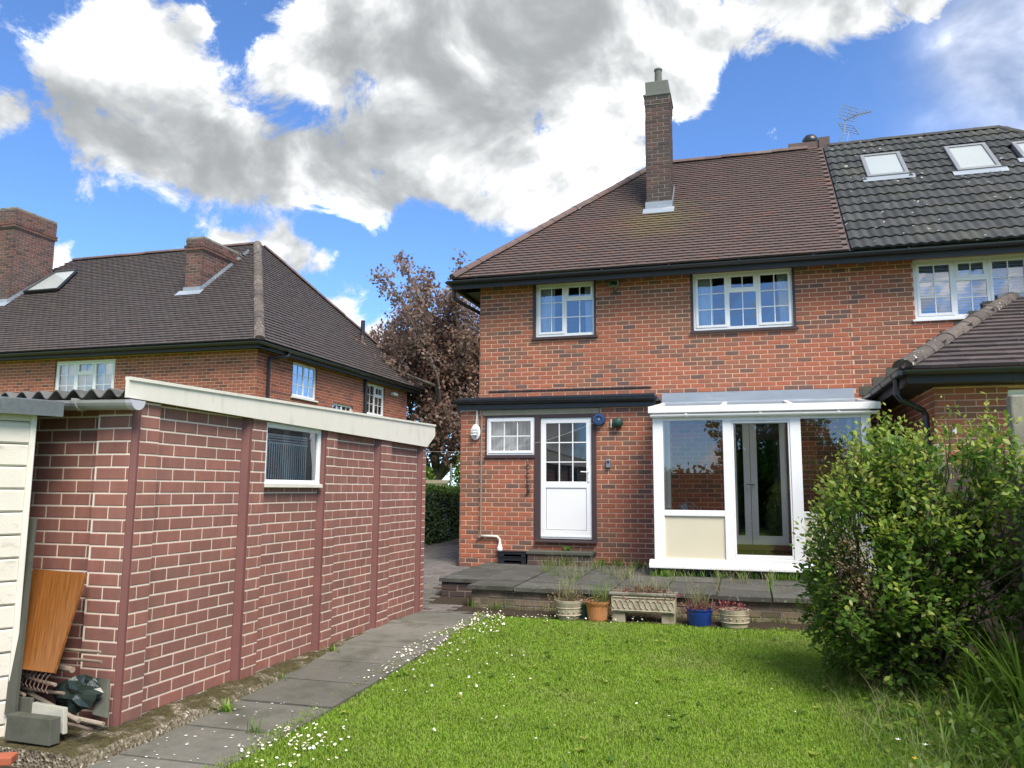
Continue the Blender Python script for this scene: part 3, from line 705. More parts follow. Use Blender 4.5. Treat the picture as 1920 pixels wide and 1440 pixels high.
    for k in (1, 2):
        x = .085+(dw-.17)*k/3; g.box(x-.008, x+.008, .006, .018, .90, dh-.085, DM)
        z = .90+(dh-.985)*k/3
        for q in range(3): g.box(.085+(dw-.17)*q/3+(.008 if q else 0), .085+(dw-.17)*(q+1)/3-(.008 if q < 2 else 0), .006, .018, z-.008, z+.008, DM)
    g.build('glazing_bars', WHITE, door)
    for a in range(3):
        for b in range(3):
            xa = .085+(dw-.17)*a/3; xb = .085+(dw-.17)*(a+1)/3; za = .90+(dh-.985)*b/3; zb = .90+(dh-.985)*(b+1)/3
            MB().quad((xa,.022,za),(xb,.022,za),(xb,.022,zb),(xa,.022,zb), DM).build('pane', GLASS_DARK, door)
    h = MB(); h.box(dw-.062, dw-.03, -.012, 0, .90, 1.12, DM); h.tube([(dw-.046, -.012, 1.05), (dw-.046, -.05, 1.05), (dw-.07, -.055, 1.05), (dw-.165, -.055, 1.055)], .009, 8, DM)
    h.tube([(dw-.046, -.012, .97), (dw-.046, -.018, .97)], .012, 10, DM); h.build('handle', WHITE, door, smooth=False)
    MB().box(-4.19, -2.23, YE-.006, YE+.1, 2.705, 2.795).build('lintel', LINTEL, H)
    # flat roof of the extension with its gutter
    f = MB(); f.box(XL-.04, XL+3.22, YE-.055, YE-.02, 2.80, 2.97); f.box(XL-.04, XL+3.22, YE-.07, YU, 2.965, 3.0); f.box(XL-.05, XL-.01, YE-.05, YU, 2.80, 2.96)
    f.build('flat_roof', BLACK, H)
    gutter(H, (XL-.12, YE-.125, 2.945), (XL+3.27, YE-.125, 2.925), .056, BLACK, brackets=5)
    fl = MB(); fl.box(-4.375, -1.5, YU-.016, YU+.004, 3.212, 3.232); fl.prism([(-.02, 0), (.01, 0), (.01, .075), (-.008, .075)], XL+.02, -1.42, frameM((0, YU, 3.002))); fl.build('flashing', BLACK, H)
    # eaves
    e = MB(); e.box(XL-.34, XP, EAVE_Y+.04, EAVE_Y+.07, 5.03, 5.20); e.box(XL-.34, XP, EAVE_Y+.07, YU+.1, 5.15, 5.165); e.box(XL-.40, XL-.34, EAVE_Y+.04, 20, 5.03, 5.20); e.box(XL-.34, XL+.0, YU+.1, 20, 5.085, 5.1)
    e.build('fascia', SOFFIT, H)
    gutter(H, (XL-.46, EAVE_Y-.02, 5.165), (XP, EAVE_Y-.02, 5.165), .055, BLACK, brackets=6, caps=True)
    gutter(H, (XL-.46, 20, 5.165), (XL-.46, EAVE_Y-.02, 5.165), .055, BLACK)
    MB().tube([(XL-.40, YU-.30, 5.1), (XL-.40, YU-.30, 4.93), (XL-.36, YU-.25, 4.86), (XL-.08, YU+.25, 4.72), (XL-.06, YU+.3, 4.6), (XL-.06, YU+.3, .35)], .034, 10).build('downpipe', BLACK, H)
    # roof
    sl = math.hypot(RID_Y-EAVE_Y, RID_Z-EAVE_Z); d = RID_Y-EAVE_Y
    x0 = XL-.40; apx = x0+d; ey = EAVE_Y-.0
    r = MB(); r.poly([(x0, ey, EAVE_Z), (XP, ey, EAVE_Z), (XP, RID_Y, RID_Z), (apx, RID_Y, RID_Z)])
    far = RID_Y+d; r.poly([(x0, ey, EAVE_Z), (apx, RID_Y, RID_Z), (x0, far, EAVE_Z)]); r.poly([(x0, far, EAVE_Z), (apx, RID_Y, RID_Z), (XP, RID_Y, RID_Z), (XP, far, EAVE_Z)])
    roof = r.build('roof', TILE, H)
    T = Pieces('roof_tile', plain_tile(.165, .1), TILE)
    V = (0, d/sl, (RID_Z-EAVE_Z)/sl)
    tile_roof(roof, T, (x0, ey, EAVE_Z), (1, 0, 0), V, XP-x0, sl, lambda u, v: u > v*d/sl-.02 and u < XP-x0-.06, .1, .165)
    T.finish()
    Rg = Pieces('ridge_tile', half_round(.32, .115), RIDGE)
    run_tiles(Rg, roof, (apx, RID_Y, RID_Z-.02), (XP-.3, RID_Y, RID_Z-.02), .32)
    run_tiles(Rg, roof, (x0+.02, ey+.02, EAVE_Z+.02), (apx, RID_Y, RID_Z+.0), .32)
    Rg.finish()
    # tall chimney on the rear slope
    cx0, cx1, cy0, cy1, cz0, cz1 = -1.665, -1.205, 14.68, 15.30, 6.3, 9.0
    ch = MB().box(cx0+.005, cx1-.005, cy0+.006, cy1-.006, cz0, cz1).box(cx0-.009, cx1+.009, cy0-.008, cy1+.008, 8.83, cz1-.001).build('chimney', CHIM_MORTAR, H)
    CB = Pieces('brick', brick_proto(), BRICK_DARK, 160)
    for M_, w in ((frameM((cx0, cy0, 0)), cx1-cx0), (frameM((cx1, cy0, 0), FACE_E), cy1-cy0), (frameM((cx0, cy1, 0), FACE_W), cy1-cy0)):
        k = 0; z = cz0
        while z < cz1-.01:
            u = -(.115 if k % 2 else 0)
            ex = .014 if z > 8.83 else 0
            while u < w:
                a, b_ = max(u+.006, 0), min(u+.224, w); u += .23
                if b_-a > .03: CB.add(M_ @ Matrix.Translation((a-(ex if a == 0 else 0), random.uniform(-.003, .003)-ex, z+.006)) @ Matrix.Diagonal((b_-a+(ex if b_ == w else 0)+(ex if a == 0 else 0), 1, .065, 1)), ch, b_-a)
            z += .077; k += 1
    CB.finish()
    cp = MB(); cp.box(cx0-.03, cx1+.03, cy0-.03, cy1+.03, cz1, cz1+.05); cp.box(cx0+.01, cx1-.015, cy0+.01, cy1-.02, cz1+.05, cz1+.31)
    cp.lathe([(.22, 0), (.20, .05), (.13, .09), (.1, .1)], 12, Matrix.Translation(((cx0+cx1)/2, (cy0+cy1)/2, cz1+.305))); cp.build('cap', plain('sooty_cement', (.15, .155, .145), .9, .3, 10, .7, .2, dirt=(.085, .085, .08), dscale=5), ch, bevel=.012)
    MB().lathe([(.072, 0), (.068, .26), (.08, .265), (.08, .295), (.058, .297), (.055, .2)], 16, Matrix.Translation((-1.43, 14.99, cz1+.40))).build('chimney_pot', MATS['sooty_cement'], ch, smooth=False)
    zc = lambda y: EAVE_Z+(y-ey)*(RID_Z-EAVE_Z)/d
    lf = MB(); lf.box(cx0-.02, cx1+.02, cy0-.022, cy0-.012, zc(cy0)-.02, zc(cy0)+.17); lf.quad((cx0-.06, cy0-.15, zc(cy0-.15)+.045), (cx1+.06, cy0-.15, zc(cy0-.15)+.045), (cx1+.06, cy0-.01, zc(cy0)+.05), (cx0-.06, cy0-.01, zc(cy0)+.05))
    for k in range(7):
        y = cy0+k*.09
        for xs in (cx1+.010, cx0-.022): lf.box(xs, xs+.012, y, y+.10, zc(y)-.04, zc(y)+.17)
    lf.build('flashing', LEAD, ch)
    # pipe run beside the kitchen window
    MB().tube([(-4.183, YE-.03, 2.70), (-4.183, YE-.03, .77)], .016, 8).build('waste_pipe', COPPER, H)
    pb = MB().tube([(-4.175, YE-.035, .745), (-3.98, YE-.035, .745), (-3.90, YE-.035, .742), (-3.855, YE-.035, .70), (-3.845, YE-.035, .62), (-3.845, YE-.035, .55)], .019, 10).build('overflow_pipe', WHITE_OLD, H, smooth=True)
    MB().lathe([(.02, .10), (.024, .06), (.045, .0), (.045, -.03), (.02, -.05)][::-1], 14, Matrix.Translation((-3.845, YE-.05, .56))).build('pipe_funnel', WHITE, pb)
    MB().tube([(-4.195, YE-.005, .745), (-4.195, YE-.06, .745)], .034, 12).build('pipe_elbow', COPPER, pb)
    MB().tube([(-4.56, YE-.02, 2.79), (-4.26, YE-.02, 2.79), (-4.25, YE-.02, 2.55)], .009, 6).build('lamp_conduit', WHITE_OLD, H)
    # french doors inside the conservatory
    DM = frameM((-.26, YU-.012, .62)); f = MB(); w, h = .88, 2.05
    f.box(-.06, w+.06, -.03, .05, -.05, .03, DM); f.box(-.06, 0, -.03, .05, .03, h, DM); f.box(w, w+.06, -.03, .05, .03, h, DM); f.box(-.06, w+.06, -.03, .05, h, h+.06, DM)
    f.build('french_door_frame', plain('stained_pine', (.24, .12, .06), .5, .2, 8, .1), H)
    for k in (0, 1):
        a, b_ = (0, w*.36) if k == 0 else (w*.36, w)
        s = MB(); s.box(a+.003, b_-.003, 0, .04, .03, .17, DM); s.box(a+.003, b_-.003, 0, .04, h-.10, h, DM); s.box(a+.003, a+.105, 0, .04, .17, h-.10, DM); s.box(b_-.105, b_-.003, 0, .04, .17, h-.10, DM)
        dd = s.build('french_door', WHITE, H, bevel=.004)
        MB().quad((a+.10, .02, .17), (b_-.10, .02, .17), (b_-.10, .02, h-.1), (a+.10, .02, h-.1), DM).build('pane', GLASS, dd)
    MB().tube([(w*.36+.05, -.0, .98), (w*.36+.05, -.05, .98), (w*.36-.07, -.05, .98)], .009, 8, DM).build('handle', STEEL, dd)
build_house()

# ------------------------------------------------------------------ adjoining house on the right
def build_adjoining():
    H = thing('adjoining_house', 'adjoining brick house with dark grey pantile roof, skylights and tiled lean-to', 'house', (5, 13.5, .25))
    B = Pieces('brick', brick_proto(), BRICK)
    X1 = 9.5
    ops = [(2.60-XP, 4.25-XP, 4.14, 5.12)]
    brick_wall('upper_wall', H, B, frameM((XP+.001, YU, 0)), 4.2, .3, 5.20, ops, MORTAR, zref=.26, xoff=-.09)
    MB().box(5.86, X1, YU, YU+.2, .3, 5.2).box(XP+.05, X1, 17.2, 17.25, .3, 5.1).box(XP+.05, X1, YU+.24, 17.2, 5.14, 5.17).build('wall', MORTAR, H)
    # lean-to walls
    lo = [(.79, 2.2, 1.2, 2.72)]
    brick_wall('lean_to_wall', H, B, frameM((2.19, 10.6, 0)), 3.2, .1, 2.75, lo, MORTAR, zref=.26)
    brick_wall('lean_to_side_wall', H, B, frameM((2.19, YU, 0), FACE_W), YU-10.6, .1, 2.75, (), MORTAR, zref=.26)
    B.finish()
    window(H, frameM((2.60, YU, 4.16)), 1.64, .955, [(0, .345, 0, 1, 2, 3, True), (.345, .655, 0, .66, 2, 2, False), (.345, .655, .66, 1, 2, 1, True), (.655, 1, 0, 1, 2, 3, True)], fw=.06)
    MB().box(2.56, 4.28, YU-.04, YU+.04, 4.125, 4.155).build('window_sill', WHITE, H)
    s = MB()
    for k in range(18): z = 4.20+.05*k; s.add([(2.66, YU+.105, z), (4.2, YU+.105, z), (4.2, YU+.13, z+.042), (2.66, YU+.13, z+.042)], [(0,1,2,3)])
    s.build('window_blind', plain('pale_blue_blind', (.42, .56, .85), .6, .05, 3, 0), H)
    window(H, frameM((2.98, 10.6, 1.22)), 1.4, 1.48, [(0, .5, 0, 1, 1, 1, True), (.5, 1, 0, 1, 1, 1, True)], fw=.06)
    # main roof
    d = RID_Y-EAVE_Y; sl = math.hypot(d, RID_Z-EAVE_Z); ez = EAVE_Z; rx = 4.78
    r = MB(); r.poly([(XP, EAVE_Y, ez), (rx+d, EAVE_Y, ez), (rx, RID_Y, RID_Z), (XP, RID_Y, RID_Z)]); r.poly([(rx, RID_Y, RID_Z), (rx+d, EAVE_Y, ez), (rx+d, RID_Y+d, ez)]); r.poly([(XP, RID_Y, RID_Z), (rx, RID_Y, RID_Z), (rx+d, RID_Y+d, ez), (XP, RID_Y+d, ez)])
    roof = r.build('roof', PANTILE, H)
    T = Pieces('pantile', pan_tile(.30, .325), PANTILE)
    U = Vector((1, 0, 0)); V = Vector((0, d/sl, (RID_Z-ez)/sl)); N = U.cross(V)
    sky = [(2.30, 3.02, 2.62, 3.62), (3.86, 4.58, 2.62, 3.62), (4.80, 5.5, 2.62, 3.62)]
    def skyl(u0, u1, v0, v1):
        Mx = Matrix(((*U, 0), (*V, 0), (*N, 0), (0, 0, 0, 1))).transposed(); Mx.translation = Vector((0, EAVE_Y, ez))
        f = MB(); w = .07; h = .095
        f.box(u0, u1, v0, v0+w, .0, h, Mx); f.box(u0, u1, v1-w, v1, 0, h, Mx); f.box(u0, u0+w, v0+w, v1-w, 0, h, Mx); f.box(u1-w, u1, v0+w, v1-w, 0, h, Mx)
        sk = f.build('skylight', plain('grey_skylight_frame', (.20, .21, .23), .4, .1, 5, 0) if 'grey_skylight_frame' not in MATS else MATS['grey_skylight_frame'], H, bevel=.01)
        MB().quad((u0+w, v0+w, h-.025), (u1-w, v0+w, h-.025), (u1-w, v1-w, h-.025), (u0+w, v1-w, h-.025), Mx).build('pane', SKYGLASS, sk)
        MB().quad((u0-.08, v0-.16, .062), (u1+.08, v0-.16, .062), (u1+.08, v0, .07), (u0-.08, v0, .07), Mx).build('flashing', LEAD, sk)
    S = [onplane(p) for p in ()]
    tile_roof(roof, T, (XP+.01, EAVE_Y-.02, ez), U, V, rx+d-XP, sl-.05, lambda u, v: u < (rx+d-XP)-v*d/sl and not any(a-.04 < u+XP < b+.04 and c-.10 < v < e+.06 for a, b, c, e in SKYR), .325, .30, stagger=False)
    T.finish()
    for q in SKYR: skyl(*q)
    Rg = Pieces('ridge_tile', half_round(.42, .10), PANTILE)
    run_tiles(Rg, roof, (XP+.1, RID_Y, RID_Z-.0), (rx, RID_Y, RID_Z-.0), .42); run_tiles(Rg, roof, (rx+d, EAVE_Y, ez+.02), (rx, RID_Y, RID_Z), .42); Rg.finish()
    e = MB(); e.box(XP, rx+d, EAVE_Y+.04, EAVE_Y+.07, 5.02, 5.20); e.box(XP, rx+d, EAVE_Y+.07, YU+.1, 5.15, 5.165); e.build('fascia', SOFFIT, H)
    gutter(H, (XP, EAVE_Y-.02, 5.165), (rx+d, EAVE_Y-.02, 5.165), .058, BLACK, brackets=4)
    # low stack on the party ridge with its round cowl
    ch = MB().box(1.02, 1.66, 16.45, 17.0, 8.1, 8.50).box(1.60, 1.80, 16.42, 17.03, 8.1, 8.56).build('ridge_stack', RIDGE, H)
    MB().lathe([(.14, 0), (.16, .06), (.16, .12), (.10, .2), (.02, .22)], 18, Matrix.Translation((1.46, 16.7, 8.52))).build('cowl', BLACK, ch, smooth=True)
    # lean-to roof, hipped at its left end
    a, b, c_, t = Vector((1.80, 10.22, 2.93)), Vector((6.5, 10.22, 2.93)), Vector((1.80, YU-.005, 2.93)), Vector((3.93, YU-.005, 4.42))
    tr = Vector((6.5, YU-.005, 4.42))
    r = MB(); r.poly([a, b, tr, t]); r.poly([a, t, c_]); lr = r.build('lean_to_roof', LEANTILE, H)
    Vv = (tr-b); sl2 = Vv.length; Pq = Pieces('lean_to_tile', plain_tile(.30, .2, .02), LEANTILE)
    k = (t.x-a.x)/sl2
    tile_roof(lr, Pq, a, (1, 0, 0), Vv, 4.6, sl2-.02, lambda u, v: u > v*k-.05, .2, .30)
    V2 = Vector((t.x-a.x, 0, t.z-a.z)); sl3 = V2.length; k2 = (YU-a.y)/sl3
    tile_roof(lr, Pq, c_, (0, -1, 0), V2, YU-a.y, sl3-.02, lambda u, v: u < (YU-a.y)-v*k2+.02, .2, .30)
    Pq.finish()
    hp = Pieces('hip_tile', half_round(.36, .125), HIPTILE); run_tiles(hp, lr, a+Vector((0, 0, .015)), t, .36); hp.finish()
    MB().box(3.75, 6.5, YU-.02, YU+.002, 4.40, 4.50).build('apron_flashing', LEAD, lr)
    st = MB()
    for q in range(9): y = 10.9+.3*q; zz = 2.93; 
    for q in range(10):
        x = 1.86+.2*q; z = 2.95+(x-1.8)*(t.z-a.z)/(t.x-a.x); st.box(x-.12, x+.1, YU-.012, YU+.002, z, z+.14)
    st.build('stepped_flashing', SLATEGREY, lr)
    e = MB(); e.box(1.86, 6.5, 10.25, 10.28, 2.76, 2.92); e.box(1.86, 6.5, 10.28, 10.65, 2.77, 2.785); e.box(1.86, 1.89, 10.28, YU, 2.76, 2.92); e.box(1.89, 2.2, 10.65, YU, 2.77, 2.785); e.build('lean_to_fascia', SOFFIT, H)
    gutter(H, (1.80, 10.17, 2.905), (6.5, 10.17, 2.905), .056, BLACK); gutter(H, (1.775, YU, 2.90), (1.775, 10.17, 2.905), .056, BLACK, brackets=4)
    MB().tube([(1.775, 10.55, 2.85), (1.775, 10.55, 2.66), (1.82, 10.57, 2.60), (2.09, 10.72, 2.48), (2.12, 10.74, 2.42), (2.12, 10.74, .2)], .036, 10).build('downpipe', BLACK, H)
    MB().box(2.36, 2.40, 10.55, 10.6, 2.18, 2.26).build('wall_sensor', WHITE, H, bevel=.008)
def onplane(p): return p
# skylights placed on the roof slope from where they show
def _sky_uv(px):
    d = RID_Y-EAVE_Y; n = np.array([0, -(RID_Z-EAVE_Z), d]); n = n/np.linalg.norm(n); r_ = ray(*px)
    t = (n@(np.array([0, EAVE_Y, EAVE_Z])-CAM))/(n@r_); P = CAM+t*r_
    return P[0], math.hypot(P[1]-EAVE_Y, P[2]-EAVE_Z)
SKYR = []
for q in (((1606, 300), (1707, 332)), ((1762, 284), (1880, 320)), ((1888, 276), (1990, 296))):
    (u0, v1), (u1, v0) = _sky_uv(q[0]), _sky_uv(q[1]); SKYR.append((u0+.05, u1-.02, v0, v1))
build_adjoining()

# ------------------------------------------------------------------ neighbouring house on the left
def build_neighbour():
    EX, EY, EZ = -10.40, 15.36, 4.80; AX, AY, AZ = -13.9, 20.2, 8.75; LX = -24.2; FY = 25.6; LAX = LX+3.5
    H = thing('neighbouring_house', 'brown tiled hipped-roof brick house behind the garage with two brick chimneys', 'house', (-16, 20, .2))
    B = Pieces('brick', brick_proto(), BRICK_FAR)
    WY, WX = EY+.38, EX-.28
    x0 = LX+.3; Mf = frameM((x0, WY, 0))
    brick_wall('rear_wall', H, B, Mf, WX-x0, 1.6, 4.66, [(-16.47-x0, -14.65-x0, 3.60, 4.60)], MORTAR, pu=.235, pv=.078, zref=.2, gap=.012, clip=lambda x, z: x+x0 > -19 and z > 2.0)
    so = [(17.25-WY, 18.40-WY, 3.74, 4.60), (19.28-WY, 20.44-WY, 3.30, 3.80), (21.25-WY, 22.50-WY, 3.66, 4.60)]
    brick_wall('side_wall', H, B, frameM((WX, WY, 0), FACE_E), 24.2-WY, .2, 4.66, so, MORTAR, pu=.235, pv=.078, zref=.2, gap=.012, clip=lambda x, z: z > 2.0)
    B.finish()
    MB().box(x0, WX-.3, 23.9, 24.2, .2, 4.6).box(x0, x0+.2, WY, 24.2, .2, 4.6).box(x0, WX-.05, WY+.24, 24, 4.62, 4.66).box(x0, WX-.05, WY+.24, 24, 2.4, 2.5).box(WX-4, WX-3.9, WY+.24, 24, .2, 4.6).build('inner_wall', DARKIN, H)
    window(H, frameM((-16.46, WY, 3.62)), 1.80, .97, L3, fw=.06, curtain=[(.02, .98, 0, 1, 0)])
    window(H, frameM((WX, 17.26, 3.76), FACE_E), 1.13, .84, [(0, .5, 0, 1, 2, 3, False), (.5, 1, 0, 1, 2, 3, False)], fw=.05, glass=GLASS_R, sill=WHITE)
    window(H, frameM((WX, 19.29, 3.32), FACE_E), 1.14, .48, [(0, .5, 0, 1, 2, 1, False), (.5, 1, 0, 1, 2, 1, False)], fw=.05, glass=GLASS_R)
    window(H, frameM((WX, 21.26, 3.68), FACE_E), 1.22, .92, [(0, .5, 0, 1, 2, 3, False), (.5, 1, 0, .66, 2, 2, False), (.5, 1, .66, 1, 2, 1, True)], fw=.06, glass=GLASS_R, sill=WHITE)
    e = MB(); e.box(x0-.2, EX-.04, EY+.05, EY+.08, 4.62, 4.79); e.box(x0-.2, EX-.04, EY+.08, WY+.05, 4.66, 4.675); e.box(EX-.07, EX-.04, EY+.08, FY-.1, 4.62, 4.79); e.box(WX-.05, EX-.07, EY+.08, FY-.1, 4.66, 4.675); e.build('fascia', SOFFIT, H)
    gutter(H, (x0-.3, EY-.02, 4.755), (EX+.03, EY-.02, 4.755), .06, BLACK); gutter(H, (EX+.02, EY-.04, 4.755), (EX+.02, FY, 4.755), .06, BLACK)
    MB().tube([(EX, 16.6, 4.69), (EX-.02, 16.55, 4.6), (WX+.06, 16.15, 4.5), (WX+.06, 16.12, 4.4), (WX+.06, 16.12, .3)], .04, 8).build('downpipe', BLACK, H)
    MB().tube([(WX+.06, 21.10, 4.65), (WX+.06, 21.10, .3)], .05, 8).build('soil_pipe', BLACK, H)
    MB().box(WX+.0, WX+.10, 22.95, 23.25, 4.42, 4.50, Matrix.Identity(4)).build('security_light', WHITE, H)
    # roof planes
    r = MB(); r.poly([(LX, EY, EZ), (EX, EY, EZ), (AX, AY, AZ), (LAX, AY, AZ)]); r.poly([(EX, EY, EZ), (EX, FY, EZ), (AX, AY+.3, AZ), (AX, AY, AZ)]); r.poly([(LX, FY, EZ), (LX, EY, EZ), (LAX, AY, AZ)]); r.poly([(EX, FY, EZ), (LX, FY, EZ), (LAX, AY, AZ), (AX, AY, AZ)])
    roof = r.build('roof', TILE_FAR, H)
    T = Pieces('roof_tile', plain_tile(.20, .125, .016), TILE_FAR)
    V = Vector((0, AY-EY, AZ-EZ)); sl = V.length; k = (EX-AX)/sl
    tile_roof(roof, T, (-21.5, EY, EZ), (1, 0, 0), V, EX+21.5, sl, lambda u, v: u < EX+21.5-v*k and (u-21.5 > LX+v*3.5/sl), .125, .20)
    V2 = Vector((AX-EX, 0, AZ-EZ)); sl2 = V2.length; ka = (AY-EY)/sl2; kb = (FY-AY-.3)/sl2
    tile_roof(roof, T, (EX, EY, EZ), (0, 1, 0), V2, FY-EY, sl2, lambda u, v: v*ka < u < FY-EY-v*kb, .125, .20)
    T.finish()
    hp = Pieces('hip_tile', half_round(.38, .13), HIPTILE); run_tiles(hp, roof, (EX, EY, EZ+.0), (AX, AY, AZ+.0), .38); hp.finish()
    rg = Pieces('ridge_tile', half_round(.4, .12), RIDGE); run_tiles(rg, roof, (LAX, AY, AZ-.01), (AX, AY, AZ-.01), .4); run_tiles(rg, roof, (EX, FY, EZ), (AX, AY+.3, AZ), .4); rg.finish()
    zr = lambda y: EZ+(y-EY)*(AZ-EZ)/(AY-EY)
    def stack(nm, x0, x1, y0, y1, ztop, band, lab, steps=None):
        c = MB().box(x0+.006, x1-.006, y0+.006, y1-.006, zr(y0)-.6, ztop).box(x0-.013, x1+.013, y0-.014, y1+.013, ztop-band-.16, ztop-.001).build(nm, CHIM_MORTAR, H, label=lab)
        CB = Pieces('brick', brick_proto(), BRICK_STACK, 120)
        for M_, w in ((frameM((x0, y0, 0)), x1-x0), (frameM((x1, y0, 0), FACE_E), y1-y0)):
            z = zr(y0)-.1; q = 0
            while z < ztop-.03:
                u = -(.118 if q % 2 else 0); ex = .05 if ztop-band-.16 < z < ztop-band else (.02 if z >= ztop-band else 0)
                while u < w:
                    a, b_ = max(u+.006, 0), min(u+.229, w); u += .235
                    if b_-a > .03: CB.add(M_ @ Matrix.Translation((a-(ex if a == 0 else 0), random.uniform(-.003, .003)-ex, z+.006)) @ Matrix.Diagonal((b_-a+(ex if a == 0 else 0)+(ex if b_ == w else 0), 1.8, .066, 1)), c, b_-a)
                z += .078; q += 1
        CB.finish()
        MB().box(x0-.02, x1+.02, y0-.02, y1+.02, ztop, ztop+.05).build('cap', CONC, c)
        f = MB(); f.box(x0-.02, x1+.02, y0-.03, y0-.02, zr(y0)-.02, zr(y0)+.14); f.quad((x0-.15, y0-.2, zr(y0-.2)+.05), (x1+.12, y0-.2, zr(y0-.2)+.05), (x1+.12, y0-.02, zr(y0)+.05), (x0-.15, y0-.02, zr(y0)+.05))
        f.add([(x1+.02, y0-.03, zr(y0)-.02), (x1+.02, y1, zr(y1)-.02), (x1+.02, y1, zr(y1)+.14), (x1+.02, y0-.03, zr(y0)+.14)], [(0,1,2,3)]); f.build('flashing', LEAD, c)
        return c
    # chimney stacks stand where their feet meet the rear slope
    def on_rear(px):
        n = np.array([0, -(AZ-EZ), AY-EY]); n = n/np.linalg.norm(n); r_ = ray(*px); t = (n@(np.array([0, EY, EZ])-CAM))/(n@r_); return CAM+t*r_
    a, b_ = on_rear((345, 549)), on_rear((373, 547))
    top = onY(378, 447, a[1])[2]
    c2 = stack('chimney', a[0], b_[0]+.05, a[1], a[1]+2.0, top, .18, 'stepped brick chimney stack beside the hip')
    MB().box(a[0]-.12, a[0], a[1]+.9, a[1]+2.0, zr(a[1]), top-.1).build('shoulder', BRICK_DARK, c2)
    a, b_ = on_rear((-60, 575)), on_rear((20, 566))
    top = onY(20, 392, a[1])[2]
    stack('chimney', a[0], b_[0], a[1], a[1]+1.45, top, .42, 'wide tall brick chimney stack at the roof left end')
    P = [on_rear(p) for p in ((48, 553), (110, 548), (147, 512), (108, 516))]
    n = Vector((0, -(AZ-EZ), AY-EY)).normalized(); q = [Vector(p)+n*.10 for p in P]
    s = MB(); s.poly(q); sk = s.build('skylight', SKYGLASS, H)  # reflected sky is put into this opaque pane's pale colour
    fr = MB(); [fr.tube([q[i], q[(i+1) % 4]], .045, 4) for i in range(4)]; fr.build('skylight_frame', BLACK, sk)
    v = on_rear; MB().tube([(-11.6, 22.7, EZ+1.2), (-11.6, 22.7, EZ+2.0)], .07, 8).build('vent_pipe', BLACK, H)
GLASS_R = glassmat('reflecting_glass', (.55, .6, .6), .42)
GLASS_R2 = glassmat('roof_window_glass', (.3, .34, .36), .62)
BRICK_STACK = pieces_mat('stack_brick', [(0, (.06, .04, .036)), (.3, (.11, .058, .048)), (.7, (.17, .075, .058)), (1, (.12, .065, .05))], .3, 30, patch=(.085, .06, .055), pscale=.8, plo=.5, phi=.68, pamt=.8)
build_neighbour()

